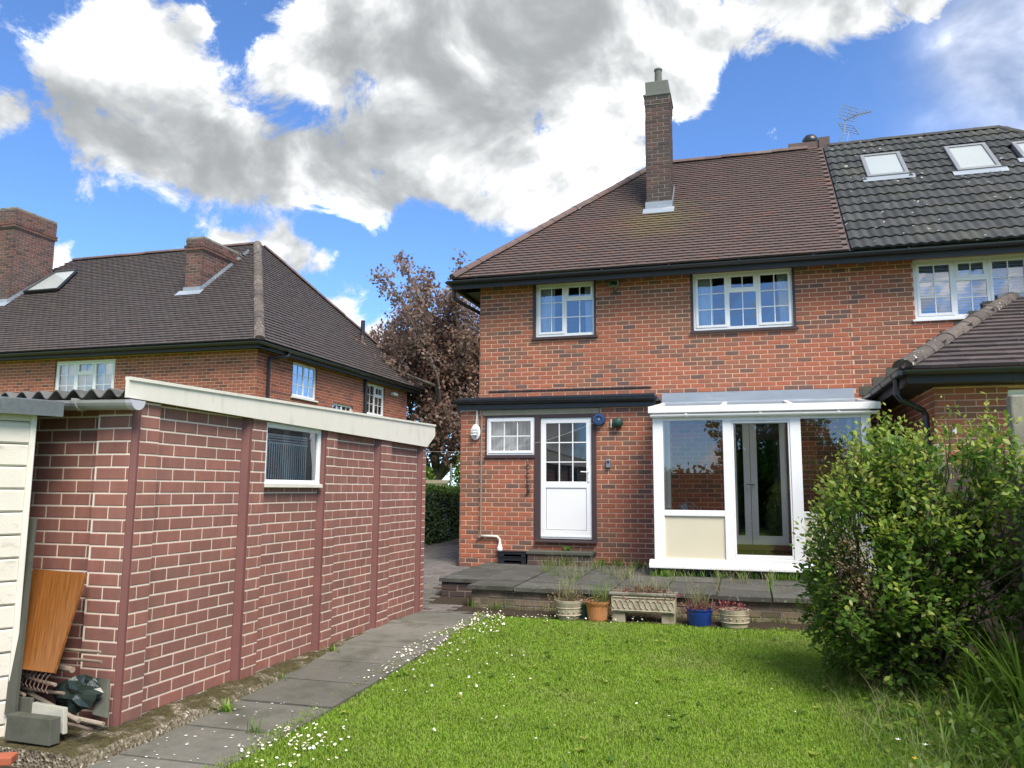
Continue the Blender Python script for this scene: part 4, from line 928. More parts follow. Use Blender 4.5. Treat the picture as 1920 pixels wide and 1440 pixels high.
# ------------------------------------------------------------------ conservatory
def build_conservatory():
    C = thing('conservatory', 'white lean-to conservatory with glazed door and cream lower panel', 'conservatory', (.2, 12.4, .34))
    Y = 11.50; X0, X1 = -1.27, 1.60; Zs, Zt = .54, 2.52
    def bx(name, a, b, z0, z1, mat=WHITE, y0=Y, y1=Y+.07, bev=.005): return MB().box(a, b, y0, y1, z0, z1).build(name, mat, C, bevel=bev)
    bx('corner_post', X0, -1.125, Zs, Zt); bx('post', -.305, -.185, Zs, Zt); bx('post', .58, .72, Zs, Zt); bx('corner_post', 1.48, X1, Zs, Zt)
    bx('head_rail', -1.125, -.305, Zt-.045, Zt); bx('head_rail', -.185, .58, Zt-.06, Zt); bx('head_rail', .72, 1.48, Zt-.045, Zt)
    bx('bottom_rail', -1.125, -.305, Zs, .56); bx('bottom_rail', -.185, .58, Zs, .585); bx('bottom_rail', .72, 1.48, Zs, .56)
    bx('mid_rail', -1.125, -.305, 1.145, 1.225); bx('mid_rail', .72, 1.48, 1.145, 1.225)
    bx('infill_panel', -1.125, -.305, .56, 1.145, CREAM, Y+.025, Y+.05, 0); bx('infill_panel', .72, 1.48, .56, 1.145, CREAM, Y+.025, Y+.05, 0)
    def pane(p): MB().poly(p).build('pane', GLASS_DARK, C)
    pane([(-1.125, Y+.035, 1.225), (-.305, Y+.035, 1.225), (-.305, Y+.035, Zt-.045), (-1.125, Y+.035, Zt-.045)])
    pane([(.72, Y+.035, 1.225), (1.48, Y+.035, 1.225), (1.48, Y+.035, Zt-.045), (.72, Y+.035, Zt-.045)])
    g = MB(); w = .055
    for a, b, z0, z1 in ((-.183, .578, .587, .635), (-.183, .578, Zt-.095, Zt-.062), (-.183, -.160, .635, Zt-.095), (.555, .578, .635, Zt-.095)): g.box(a, b, Y+.012, Y+.055, z0, z1)
    door = g.build('door', WHITE, C, bevel=.005)
    MB().quad((-.160, Y+.03, .635), (.555, Y+.03, .635), (.555, Y+.03, Zt-.095), (-.160, Y+.03, Zt-.095)).build('pane', GLASS_DARK, door)
    MB().prism([(-.085, -.11), (.08, -.11), (.08, 0), (.0, 0), (-.085, -.075)], X0-.07, X1+.05, frameM((0, Y, Zs))).build('sill', WHITE, C, bevel=.006)
    MB().box(X0+.03, X1-.03, Y+.02, YU-.02, .27, .43).build('plinth', NAVY, C)
    MB().box(X0+.06, X1-.06, Y+.08, YU-.02, .43, .50).build('floor', DARKIN, C)
    # left and right glazed sides
    for x, s in ((X0, 1), (X1-.07, -1)):
        f = MB(); f.box(x, x+.07, Y+.07, YU-.01, Zs-.1, .62); f.box(x, x+.07, YU-.1, YU-.01, .62, 2.84); f.box(x, x+.07, Y+1.0, Y+1.07, .62, 2.70); f.box(x, x+.07, Y+.07, YU-.1, 1.145, 1.225)
        f.build('side_frame', WHITE, C)
        MB().poly([(x+.03, Y+.07, .62), (x+.03, YU-.1, .62), (x+.03, YU-.1, 2.86), (x+.03, Y+.07, 2.58)]).build('pane', GLASS_DARK, C)
    # roof
    a, b = (X0-.05, Y-.06), (X1+.12, YU-.02); zf, zb = 2.64, 2.905
    MB().box(a[0], b[0], Y-.10, Y-.045, 2.582, 2.675).build('fascia', WHITE, C, bevel=.004)
    MB().poly([(a[0]+.02, Y-.05, zf+.012), (b[0]-.02, Y-.05, zf+.012), (b[0]-.02, YU-.03, zb), (a[0]+.02, YU-.03, zb)]).build('roof_sheet', POLY, C)
    for x in (a[0]+.03, -.30, .62, b[0]-.03):
        MB().add([(x-.03, Y-.06, zf-.03), (x+.03, Y-.06, zf-.03), (x+.03, YU-.04, zb-.04), (x-.03, YU-.04, zb-.04), (x-.03, Y-.06, zf+.035), (x+.03, Y-.06, zf+.035), (x+.03, YU-.04, zb+.035), (x-.03, YU-.04, zb+.035)],
                 [(0,3,2,1),(4,5,6,7),(0,1,5,4),(1,2,6,5),(2,3,7,6),(3,0,4,7)]).build('rafter', WHITE, C)
    MB().box(X0, X1, Y, Y+.07, Zt, 2.60).build('wall_plate', WHITE, C)
    gutter(C, (a[0]+.03, Y-.05, 2.558), (b[0]-.02, Y-.05, 2.555), .042, WHITE, brackets=3)
    MB().prism([(-.20, -.045), (0, .0), (0, .185), (-.012, .185), (-.02, .03), (-.20, -.018)], X0-.06, X1+.06, frameM((0, YU-.004, 2.925))).build('lead_flashing', LEAD, C)
build_conservatory()
def build_fan():
    t = thing('electric_fan', 'white round electric fan standing inside the conservatory window', 'fan', (-.85, 12.2, .5))
    MB().tube([(-.85, 12.22, .5), (-.85, 12.22, 1.1)], .02, 8).lathe([(.16, 0), (.16, .02), (.03, .04)], 16, Matrix.Translation((-.85, 12.22, .5))).build('stand', WHITE, t)
    rim = MB()
    for r_ in (.165, .11, .06): rim.tube([(-.85+r_*math.cos(2*math.pi*k/20), 12.15, 1.16+r_*math.sin(2*math.pi*k/20)) for k in range(21)], .006, 5)
    for k in range(16): rim.tube([(-.85, 12.14, 1.16), (-.85+.165*math.cos(2*math.pi*k/16), 12.15, 1.16+.165*math.sin(2*math.pi*k/16))], .003, 4)
    rim.build('grille', STEEL, t)
    bl = MB()
    for k in range(3):
        M_ = Matrix.Translation((-.85, 12.18, 1.16)) @ Matrix.Rotation(2*math.pi*k/3, 4, 'Y'); bl.add([(.02, 0, -.02), (.14, -.02, -.055), (.15, .02, .05), (.02, .01, .02)], [(0,1,2,3)], 0, M_)
    bl.build('blade', CURTAIN, t); MB().lathe([(.05, 0), (.06, .03), (.05, .09)], 16, Matrix.Translation((-.85, 12.17, 1.16)) @ Matrix.Rotation(-math.pi/2, 4, 'X')).build('motor', WHITE, t)
build_fan()

# ------------------------------------------------------------------ garage
GX, GY0, GY1 = -3.93, 4.42, 9.43
def build_garage():
    G = thing('garage', 'maroon painted brick-pattern concrete garage with white fascia and small window', 'garage', (-5.4, 6.9, 0))
    B = Pieces('brick', brick_proto(1, .02, 1, .012, .05, .004), GBRICK)
    pu, pv = .2405, .0862; zr = 1.974-22*pv
    rows = list(range(-1, 24))
    pil = [(GY0-.005, 4.615), (5.63, 5.90), (6.855, 7.13), (8.06, 8.40), (9.26, GY1)]
    part = MB().box(GX-.12, GX+.004, GY0, GY1, -.02, 2.10)
    # side panels between the piers, window opening left out
    win = (5.90, 6.845, 1.52, 2.06)
    w = MB()
    spans = [(4.615, 5.63), (5.90, 6.855), (7.13, 8.06), (8.40, 9.26)]
    M_ = frameM((GX, 0, 0), FACE_E)
    for a, b in spans:
        for r_ in cut([(a, b, -.02, 2.10)], [win]): w.quad((r_[0], .004, r_[2]), (r_[1], .004, r_[2]), (r_[1], .004, r_[3]), (r_[0], .004, r_[3]), M_)
    for a, b, c, d in ((win[0], win[0], win[2], win[3]),): pass
    wall = w.build('side_wall', GMORTAR, G)
    def courses(parent, Mx, u0, u1, ops, off, zoff=0):
        for k in rows:
            z0 = zr+k*pv+.0055+zoff; z1 = z0+pv-.011; z0 = max(z0, -.02); z1 = min(z1, 2.09)
            if z1-z0 < .02: continue
            u = u0-pu+off+(pu/2 if k % 2 else 0)
            while u > u0: u -= pu
            while u < u1:
                a, b = max(u+.0045, u0), min(u+pu-.0045, u1); u += pu
                for r_ in cut([(a, b, z0, z1)], ops):
                    if r_[1]-r_[0] > .015 and r_[3]-r_[2] > .015:
                        B.add(Mx @ Matrix.Translation((r_[0], random.uniform(-.0008, .0008), r_[2])) @ Matrix.Diagonal((r_[1]-r_[0], 1, r_[3]-r_[2], 1)), parent, r_[1]-r_[0])
    for q, (a, b) in enumerate(spans): courses(wall, M_, a, b, [win], .10+.05*q)
    # piers stand proud, bevelled arris on their near edge
    for q, (a, b) in enumerate(pil):
        p = MB(); pr = .045; t = 2.09
        p.add([(GX+.0, a, -.02), (GX+pr, a+.035, -.02), (GX+pr, b, -.02), (GX, b, -.02), (GX, a, t), (GX+pr, a+.035, t), (GX+pr, b, t), (GX, b, t)], [(0,1,5,4),(1,2,6,5),(2,3,7,6),(4,5,6,7)])
        pier = p.build('pier', GPAINT, G)
        if q == 0: continue
        Mp = frameM((GX+pr+.005, 0, 0), FACE_E)
        m2 = MB().quad((a+.07, -.0+.004, -.02), (b, .004, -.02), (b, .004, 2.09), (a+.07, .004, 2.09), Mp).build('joint', GMORTAR, pier)
        if b-a > .2: courses(m2, Mp, a+.07, b, [], .03)
        else: courses(m2, Mp, a+.07, b, [], .2)
    # corner pier, wider, wraps to the near face
    Mp = frameM((GX+.05, 0, 0), FACE_E)
    cpm = MB().quad((4.435, .004, -.02), (4.615, .004, -.02), (4.615, .004, 2.09), (4.435, .004, 2.09), Mp).build('joint', GMORTAR, G)
    courses(cpm, Mp, 4.435, 4.615, [], .3)
    # near face
    Mf = frameM((0, GY0+.02, 0)); xa = -6.9
    nf = MB().quad((xa, .004, -.02), (-4.19, .004, -.02), (-4.19, .004, 2.09), (xa, .004, 2.09), Mf).build('end_wall', GMORTAR, G)
    courses(nf, Mf, -5.6, -4.19, [], .013, 0)
    MB().box(-4.19, GX+.0, GY0-.03, GY0+.05, -.02, 2.09).box(GX, GX+.02, GY0-.03, GY0+.05, -.02, 2.09).add([(GX+.02, GY0-.03, -.02), (GX+.046, GY0-.004, -.02), (GX+.046, GY0+.03, -.02), (GX+.02, GY0-.03, 2.09), (GX+.046, GY0-.004, 2.09), (GX+.046, GY0+.03, 2.09)], [(0,1,4,3), (1,2,5,4)]).build('corner_pier', GPAINT, G)
    Mc = frameM((0, GY0-.035, 0)); nj = MB().quad((-4.19, .004, -.02), (-3.915, .004, -.02), (-3.915, .004, 2.09), (-4.19, .004, 2.09), Mc).build('joint', GMORTAR, G)
    courses(nj, Mc, -4.19, -3.915, [], .013+.12)
    # far end and back
    MB().box(xa, GX, GY1-.03, GY1, -.02, 2.2).box(xa, xa+.05, GY0+.1, GY1-.03, -.02, 2.1).box(xa+.05, GX-.1, GY0+.06, GY1-.04, 2.13, 2.14).build('back_wall', GPAINT, G)
    MB().box(xa+.05, GX-.1, GY0+.06, GY1-.04, -.02, 0.0).box(xa+.05, xa+.06, GY0+.06, GY1-.04, 0, 2.1).build('inside', DARKIN, G)
    B.finish()
    # window
    Wm = frameM((GX, win[0]+.002, win[2]+.004), FACE_E)
    wn = window(G, Wm, win[1]-win[0]-.004, win[3]-win[2]-.006, [(0, 1, 0, 1, 1, 1, False)], fw=.045, depth=-.03, glass=GLASS)
    MB().prism([(-.06, -.02), (.03, -.02), (.03, .02), (-.06, .01)], 0, win[1]-win[0], Wm).build('sill', WHITE_OLD, wn)
    c = MB(); n = 22; ww = win[1]-win[0]
    for i in range(n):
        a, b = ww*(.06+.82*i/n), ww*(.06+.82*(i+1)/n); da, db = .05, .05
        c.quad((a, da, .05), (a+(b-a)*.62, db, .05), (a+(b-a)*.62, db, .36), (a, da, .36), Wm)
        c.quad((a, .05, .36), (b, .05, .36), (b, .05, .378), (a, .05, .378), Wm)
        for rr in (.382, .406): c.quad((a, .05, rr), (a+(b-a)*.5, .05, rr+.008), (a+(b-a)*.5, .05, rr+.022), (a, .05, rr+.013), Wm); c.quad((a+(b-a)*.5, .05, rr+.008), (b, .05, rr), (b, .05, rr+.013), (a+(b-a)*.5, .05, rr+.022), Wm)
        c.quad((a, .05, .43), (b, .05, .43), (b, .05, .446), (a, .05, .446), Wm)
    c.build('net_curtain', CURTAIN, wn)
    MB().box(ww*.40, ww*.60, .5, .52, .0, .5, Wm).build('inside_board', CURTAIN, wn)
    # white fascia board
    fx = GX+.085; fa = onX(242, 711, fx); fb = onX(816, 799, fx); ba = onX(240, 745, fx); bb = onX(801, 838, fx); bc = onX(816, 818, fx)
    out = [(fa[1], fa[2]), (fb[1], fb[2]), (bc[1], bc[2]), (bb[1], bb[2]), (fa[1], ba[2])]
    ym = 5.6
    f = MB(); n = len(out); V = [(fx, y, z) for y, z in out]+[(fx-.025, y, z) for y, z in out]
    f.add(V, [tuple(range(n)), tuple(range(n, 2*n))[::-1]]+[(i, n+i, n+(i+1) % n, (i+1) % n) for i in range(n)])
    fas = f.build('fascia_board', WHITE_OLD, G)
    s = math.atan2(fb[2]-fa[2], fb[1]-fa[1])
    MB().box(fx-.03, fx+.012, 0, (fb[1]-fa[1])/math.cos(s), -.004, .018, Matrix.Translation((0, fa[1], fa[2])) @ Matrix.Rotation(s, 4, 'X')).build('capping_strip', WHITE_OLD, fas)
    # corrugated roof, ridges running away from the near eave
    r = MB(); n = 8; pitch = .146; V = []; F = []; x1 = GX+.06; x0 = -6.9; steps = int((x1-x0)/pitch*n)
    za, zb = 2.115, 2.21
    for i in range(steps+1):
        x = x1-i*pitch/n; w = .028*math.cos(2*math.pi*i/n+.8)
        for y, z in ((GY0-.16, za), (GY1+.15, zb)): V += [(x, y, z+w), (x, y, z+w-.008)]
    for i in range(steps):
        a = 4*i; F += [(a, a+4, a+6, a+2), (a+1, a+3, a+7, a+5), (a, a+1, a+5, a+4)]
    MB().add(V, F).build('corrugated_roof', ASB, G, smooth=False)
    MB().box(-6.9, GX-.02, GY0-.02, GY0+.05, 2.06, 2.10).build('eaves_beam', SOFFIT, G)
    # eaves gutter on the near side
    gt = gutter(G, (-5.6, GY0-.12, 2.085), (GX+.12, GY0-.12, 2.06), .062, GUTG, brackets=2, caps=False)
    o = [(.064*math.cos(math.pi+math.pi*i/10), .064*math.sin(math.pi+math.pi*i/10)) for i in range(11)]
    MB().prism(o, 0, .05, frameM((GX+.085, GY0-.12, 2.06))).build('gutter_end', GUTEND, gt)
    # concrete base with a broken, pebbly edge
    b = MB(); ys = [GY0-.55+.12*i for i in range(48)]; rg = random.Random(3); V = []; F = []
    for y in ys:
        e = GX+.24-.02*(y-4)+rg.uniform(-.012, .012)+.012*math.sin(y*9); zt = .0+rg.uniform(-.008, .006); hb = gh(0, y)-.05
        V += [(GX-.3, y, -.004), (e-.07, y, zt-.004), (e-.015, y+.01, zt-.03), (e+.02, y, (zt+hb)/2), (e+.045, y, hb)]
    for j in range(len(ys)-1):
        for i in range(4): a = 5*j+i; F.append((a, a+1, a+6, a+5))
    V += [(-6.9, ys[0], -.004), (-6.9, ys[0], -.2), (GX-.3, ys[0], -.2), (-6.9, GY0+.2, -.004), (GX-.3, GY0+.2, -.004)]
    q = len(V)-5; F += [(q, q+1, q+2, 0), (0, q+2, 4, 3, 2, 1), (q, 0, q+4, q+3)]
    MB().add(V, F).build('garage_base', AGG, kind='structure', smooth=False)
build_garage()

# ------------------------------------------------------------------ shed at the left edge
SC = Vector((-4.36, 4.05, -.12)); SD = Vector((-.434, -.90, 0)).normalized(); SN = Vector((.90, -.434, 0)).normalized()
def build_shed():
    S = thing('shed', 'white flaking painted timber shed with grey felt roof at the left edge', 'shed', tuple(SC))
    Mx = Matrix(((*SD, 0), (*(-SN), 0), (0, 0, 1, 0), (0, 0, 0, 1))).transposed(); Mx.translation = SC     # x along the wall towards the camera, y into the shed
    top = 2.10
    P = Pieces('shiplap_board', ([(0,.02,0),(1,.02,0),(1,.02,1),(0,.02,1),(0,.0,.08),(1,.0,.08),(1,.002,.93),(0,.002,.93),(0,.012,0),(1,.012,0),(0,.012,1),(1,.012,1)], [(8,4,5,9),(4,7,6,5),(7,10,11,6)]), SHEDW)
    core = MB().box(.03, 2.6, .022, 1.6, .02, top, Mx).build('wall', SOFFIT, S)
    z = .04
    while z < top-.02:
        hgt = .142
        for a, b in ((.02, .29), (.37, 2.6)):
            if 1.64 < z+.07 < 1.78 and a > .3: a = 1.0
            P.add(Mx @ Matrix.Translation((a, random.uniform(-.004, .002), z)) @ Matrix.Rotation(random.uniform(-.006, .006), 4, 'Y') @ Matrix.Diagonal((b-a, 1, min(hgt, top-z)-.004, 1)), core, .14)
        z += hgt
    P.finish()
    MB().box(-.005, .03, -.012, .05, 0, top, Mx).build('corner_board', WHITE_OLD, S, bevel=.004)
    MB().box(.285, .375, -.022, .03, 0, top, Mx).build('corner_board', WHITE_OLD, S, bevel=.004)
    MB().box(.38, 1.0, .01, .02, 1.62, 1.79, Mx).build('window_opening', BLACK, S)
    MB().box(.38, 1.05, -.03, .02, 1.79, 1.83, Mx).build('window_head', WHITE_OLD, S)
    MB().box(-.02, .02, .03, 1.6, 0, top, Mx).build('end_wall', SLATEGREY, S)
    MB().prism([(-.09, .0), (-.09, .095), (-.05, .105), (1.8, .10), (1.8, .02), (-.03, .02)], -.13, 2.8, Mx @ Matrix.Translation((0, 0, 2.065))).build('felt_roof', FELT, S)
build_shed()

# ------------------------------------------------------------------ odds and ends between shed and garage
def at(px, py, Y): return Vector(onY(px, py, Y))
def build_junk():
    # leaning wood-effect panel
    c = [at(62, 1066, 4.30), at(161, 1075, 4.30), at(101, 1262, 4.06), at(30, 1253, 4.06)]
    t = (c[3]+c[2])/2
    X = (c[1]-c[0]); Zv = (c[0]-c[3]); n = X.cross(Zv).normalized()
    loc = c[3].copy()
    mb = MB(); V = [p-loc for p in (c[3], c[2], c[1], c[0])]; V += [v+n*-.018 for v in V]
    mb.add(V, [(0,1,2,3),(7,6,5,4),(0,4,5,1),(1,5,6,2),(2,6,7,3),(3,7,4,0)])
    Zu = Zv.normalized(); Yu = -n; Xu = Yu.cross(Zu).normalized()
    Rm = Matrix(((*Xu, 0), (*Yu, 0), (*Zu, 0), (0, 0, 0, 1))).transposed()
    mb.v = [tuple(Rm.inverted() @ Vector(v)) for v in mb.v]
    o = link('leaning_panel', mb.mesh('leaning_panel', LAMINATE), None, Matrix.Translation(loc) @ Rm, 'orange-brown wood-grain panel leaning against the garage end wall', 'panel')
    # grey plank upright beside the shed corner
    a, b, c2, d = at(50, 972, 4.12), at(64, 972, 4.12), at(26, 1340, 4.0), at(8, 1340, 4.0)
    mb = MB(); V = [d, c2, b, a]; V += [v+Vector((0, .025, 0)) for v in V]; mb.add(V, [(0,1,2,3),(7,6,5,4),(0,4,5,1),(1,5,6,2),(2,6,7,3),(3,7,4,0)])
    mb.build('timber_plank', SLATEGREY, label='tall dark grey plank propped upright against the shed corner', cat='plank')
    def slab(name, pts, Y0, Y1, th, mat, label, cat):
        V = [at(*pts[0], Y0), at(*pts[1], Y0), at(*pts[2], Y1), at(*pts[3], Y1)]; V += [v+Vector((.006, th, 0)) for v in V]
        mb = MB(); mb.add(V, [(0,1,2,3),(7,6,5,4),(0,4,5,1),(1,5,6,2),(2,6,7,3),(3,7,4,0)]); return mb.build(name, mat, bevel=.005, label=label, cat=cat)
    slab('kerb_stone', [(7, 1388), (92, 1400), (95, 1349), (13, 1339)], 3.92, 3.94, .07, SLATEGREY, 'thick mossy grey concrete kerb lying in front of the junk heap', 'kerb stone')
    slab('paving_slab', [(57, 1345), (118, 1378), (119, 1328), (60, 1317)], 4.03, 4.06, .03, plain('pale_slab', (.33, .33, .28), .85, .25, 9, .5), 'pale cracked slab propped behind the mossy kerb', 'slab')
    slab('offcut_board', [(26, 1342), (56, 1345), (59, 1309), (27, 1306)], 4.06, 4.08, .02, SLATEGREY, 'small dark grey board standing behind the kerb beside the shed', 'board')
    slab('slate_offcut', [(172, 1340), (199, 1347), (202, 1274), (176, 1272)], 4.20, 4.32, .02, SLATEGREY, 'upright grey slab leaning on the garage corner pier', 'slab')
    # crumpled polythene bag
    bag = MB(); cen = at(146, 1295, 4.22); n1, n2 = 9, 14; V = []
    rr = random.Random(5)
    for i in range(n1+1):
        for j in range(n2):
            th = math.pi*i/n1; ph = 2*math.pi*j/n2; k = 1+.20*math.sin(2*ph+th)+rr.uniform(-.22, .22)
            V.append((cen.x+.15*k*math.sin(th)*math.cos(ph)+.05*math.cos(th), cen.y+.07*k*math.sin(th)*math.sin(ph), cen.z-.02+.09*k*math.cos(th)))
    F = [(i*n2+j, i*n2+(j+1) % n2, (i+1)*n2+(j+1) % n2, (i+1)*n2+j) for i in range(n1) for j in range(n2)]
    bag.add(V, F).build('polythene_bag', BAG, label='crumpled dark green polythene bag in the heap by the garage', cat='bag')
    # canes and poles in the heap
    poles = [((114, 1217), (188, 1222), 4.30, 4.22, .010, 'thin cane lying highest in the heap under the wood panel', 'cane'), ((116, 1236), (190, 1241), 4.28, 4.18, .011, 'reddish cane just below the highest cane in the heap', 'cane'),
             ((30, 1263), (104, 1284), 4.2, 4.08, .013, 'pale wooden pole below the leaning wood panel', 'pole'), ((26, 1288), (120, 1300), 4.2, 4.1, .011, 'thin tool handle lying across the heap', 'pole'),
             ((36, 1288), (148, 1352), 4.22, 4.06, .015, 'thick brown pole slanting down through the heap', 'pole'), ((108, 1250), (136, 1256), 4.25, 4.2, .022, 'short stubby log end under the leaning panel', 'log'),
             ((112, 1340), (194, 1358), 4.12, 4.10, .016, 'weathered stick on the mossy concrete by the garage corner', 'stick'), ((118, 1356), (168, 1368), 4.08, 4.05, .011, 'shorter thin stick lying lowest on the mossy concrete', 'stick'),
             ((28, 1297), (46, 1303), 4.15, 4.1, .012, 'short cut stick end beside the shed plank', 'stick')]
    for A, Bp, y0, y1, r, lab, cat in poles:
        a, b = at(*A, y0), at(*Bp, y1); mid = (a+b)/2+Vector((0, 0, random.uniform(-.006, .006)))
        MB().tube([a, mid, b], [r, r*.95, r*.85], 8).build({'cane': 'garden_cane', 'pole': 'wooden_pole', 'log': 'log', 'stick': 'stick'}[cat], STICK, smooth=False, label=lab, cat=cat)
    # spring-tine rake
    rk = thing('lawn_rake', 'spring-tine lawn rake with curved wire teeth under the panel', 'rake', tuple(at(60, 1270, 4.12)))
    MB().tube([at(28, 1262, 4.16), at(92, 1283, 4.05)], .008, 6).build('bar', RUST, rk)
    for k in range(9):
        f = k/8; p = at(30+60*f, 1262+20*f, 4.16-.11*f)
        MB().tube([p+Vector((.012, 0, .055)), p+Vector((0, 0, .045)), p+Vector((-.01, -.012, .02)), p, p+Vector((.0, -.015, -.035)), p+Vector((.014, -.01, -.055))], .0032, 5).build('tine', RUST, rk)
    MB().box(-.065, .065, -.05, .05, 0, .045, Matrix.Translation(at(2, 1432, 3.55)) @ Matrix.Rotation(.5, 4, 'Z')).build('loose_brick', plain('orange_brick', (.36, .10, .05), .9, .2, 20, .5), label='loose orange-red brick on the ground at the bottom left corner', cat='brick', bevel=.008)
build_junk()

# ------------------------------------------------------------------ things on the walls
def build_fixtures():
    t = thing('bulkhead_lamp', 'oval white bulkhead lamp on the extension wall left of the kitchen window', 'lamp', (-4.285, YE-.03, 2.42))
    M_ = Matrix.Translation((-4.285, YE-.012, 2.43)) @ Matrix.Rotation(math.pi/2, 4, 'X') @ Matrix.Diagonal((.62, 1, 1, 1))
    MB().lathe([(.13, 0), (.13, .03), (.11, .045)], 24, M_).build('base', WHITE, t); MB().lathe([(.095, .045), (.09, .07), (.06, .09), (.02, .095)], 24, M_).build('glass_cover', CLEARP, t, smooth=True)
    g = MB()
    for z in (-.045, 0, .045): g.box(-.062, .062, YE-.112, YE-.104, z-.005, z+.005, Matrix.Translation((-4.285, 0, 2.43)))
    g.build('guard', WHITE, t)
    MB().tube([(-4.283, YE-.02, 2.55), (-4.275, YE-.02, 2.66), (-4.27, YE-.02, 2.79)], .009, 6).build('cable', WHITE, t)
    t = thing('alarm_bell', 'round dark blue alarm bell box right of the back door', 'alarm', (-2.22, YE-.03, 2.59))
    M_ = Matrix.Translation((-2.215, YE-.01, 2.60)) @ Matrix.Rotation(math.pi/2, 4, 'X')
    MB().lathe([(.095, 0), (.095, .07), (.088, .085), (.06, .09), (.055, .075), (.012, .075)], 28, M_).build('case', ALARMB, t); MB().lathe([(.016, 0), (.016, .012)], 12, M_ @ Matrix.Translation((0, 0, .076))).build('screw', STEEL, t)
    t = thing('hose_holder', 'round dark green plastic wall fitting beside the blue alarm bell', 'wall fitting', (-1.94, YE-.03, 2.53))
    M_ = Matrix.Translation((-1.935, YE-.01, 2.545)) @ Matrix.Rotation(math.pi/2, 4, 'X') @ Matrix.Rotation(.25, 4, 'Y')
    MB().lathe([(.085, 0), (.09, .03), (.075, .08), (.04, .105), (.01, .11)], 8, M_).build('drum', GREENP, t); MB().box(-2.035, -2.02, YE-.05, YE-.01, 2.47, 2.60).build('bracket', WHITE_OLD, t)
    t = thing('key_safe', 'small grey key safe on the brick wall right of the door', 'key safe', (-2.083, YE-.02, 1.91))
    MB().box(-2.118, -2.048, YE-.045, YE-.004, 1.84, 1.975).build('body', STEEL, t, bevel=.01); MB().box(-2.10, -2.066, YE-.05, YE-.045, 1.91, 1.95).build('keypad', BLACK, t)
    t = thing('hanging_chain', 'dark ornamental chain hanging left of the back door frame', 'ornament', (-3.37, YE-.02, 1.9))
    top = Vector((-3.385, YE-.03, 1.97))
    MB().add([(-3.42, YE-.02, 1.995), (-3.385, YE-.04, 1.93), (-3.35, YE-.02, 1.995), (-3.385, YE-.02, 1.96)], [(0,1,2,3)]).tube([(-3.42, YE-.02, 2.0), (-3.35, YE-.02, 2.0)], .006, 6).build('hook', RUST, t)
    for k in range(6): MB().lathe([(.006, .03), (.02, .012), (.02, -.012), (.006, -.03)][::-1], 8, Matrix.Translation((-3.387+.001*k, YE-.03, 1.90-.064*k))).build('link', RUST, t)
    MB().lathe([(.03, 0), (.026, .03), (.012, .07), (.004, .08)], 10, Matrix.Translation((-3.38, YE-.03, 1.46))).build('bell', BLACK, t)
    t = thing('security_floodlight', 'small weathered floodlight under the eaves right of the left upstairs window', 'floodlight', (-2.1, YU-.05, 5.0))
    M_ = Matrix.Translation((-2.105, YU-.10, 5.03)) @ Matrix.Rotation(.2, 4, 'X')
    MB().box(-.085, .085, -.05, .05, -.055, .055, M_).build('housing', CONC, t, bevel=.01); MB().box(-.07, .07, -.056, -.05, -.04, .04, M_).build('lens', GLASS_R, t)
    MB().tube([(-2.105, YU, 4.92), (-2.105, YU-.07, 4.92), (-2.105, YU-.09, 4.98)], .018, 8).lathe([(.03, 0), (.035, .03), (.02, .05)], 10, Matrix.Translation((-2.09, YU-.06, 4.87))).build('bracket', SLATEGREY, t)
    # air brick grille up under the eaves
    # black storage boxes by the step
    for k, (z, lab) in enumerate(((.345, 'lower of the two black plastic drain trays stacked by the step'), (.442, 'upper of the two black plastic drain trays stacked by the step'))):
        t = thing('plastic_tray', lab, 'tray', (-3.56, 12.38, z), 'black trays beside the door step')
        b = MB(); b.box(-3.80, -3.345, 12.26, 12.28, z+.045, z+.09); b.box(-3.80, -3.345, 12.28, 12.50, z, z+.012); b.box(-3.80, -3.70, 12.26, 12.28, z, z+.045); b.box(-3.42, -3.345, 12.26, 12.28, z, z+.045); b.box(-3.80, -3.78, 12.28, 12.50, z+.012, z+.09); b.box(-3.365, -3.345, 12.28, 12.5, z+.012, z+.09); b.box(-3.78, -3.365, 12.48, 12.5, z+.012, z+.09); b.build('tray_body', BLACK, t, bevel=.004)
        MB().box(-3.805, -3.34, 12.255, 12.505, z+.082, z+.092).build('rim', BLACK, t)
    # washing line
    p0 = Vector((GX+.03, GY1-.02, 1.965)); p1 = Vector((-2.28, YE-.03, 2.56)); pts = [p0.lerp(p1, i/16)-Vector((0, 0, .16*math.sin(math.pi*i/16))) for i in range(17)]
    MB().tube(pts, .0014, 4).build('washing_line', plain('pale_cord', (.5, .5, .48), .7, .1, 5, 0), label='thin pale washing line slung between garage and back door', cat='washing line')
    # aerial above the neighbours' ridge
    t = thing('tv_aerial', 'metal TV aerial with mesh reflectors above the pantile ridge', 'aerial', (1.95, 16.5, 8.3))
    Y = 16.7; q = lambda x, y, dy=0: at(x, y, Y+dy)
    MB().tube([q(1568, 274), q(1583, 252), q(1584, 232), q(1585, 224)], .014, 6).tube([q(1588, 272), q(1591, 248)], .008, 5).build('mast', STEEL, t)
    MB().tube([q(1583, 227), q(1605, 216, -.1), q(1634, 209, -.2)], .012, 5).build('boom', STEEL, t)
    r = MB()
    for k in range(5): f = k/4; r.tube([q(1581-9*0+f*(-9)+0, 196+f*25), q(1611-f*10, 205+f*23)], .006, 4)
    for k in range(3): f = k/2; r.tube([q(1581+30*f, 196+9*f), q(1572+29*f, 221+7*f)], .008, 4)
    r.build('reflector', STEEL, t)
    r = MB()
    for k in range(4): f = k/3; r.tube([q(1571+9*f, 231+14*f), q(1600+10*f, 236+16*f)], .006, 4)
    for k in range(2): r.tube([q(1571+29*k, 229+7*k), q(1581+30*k, 246+6*k)], .009, 4)
    r.build('reflector', STEEL, t)
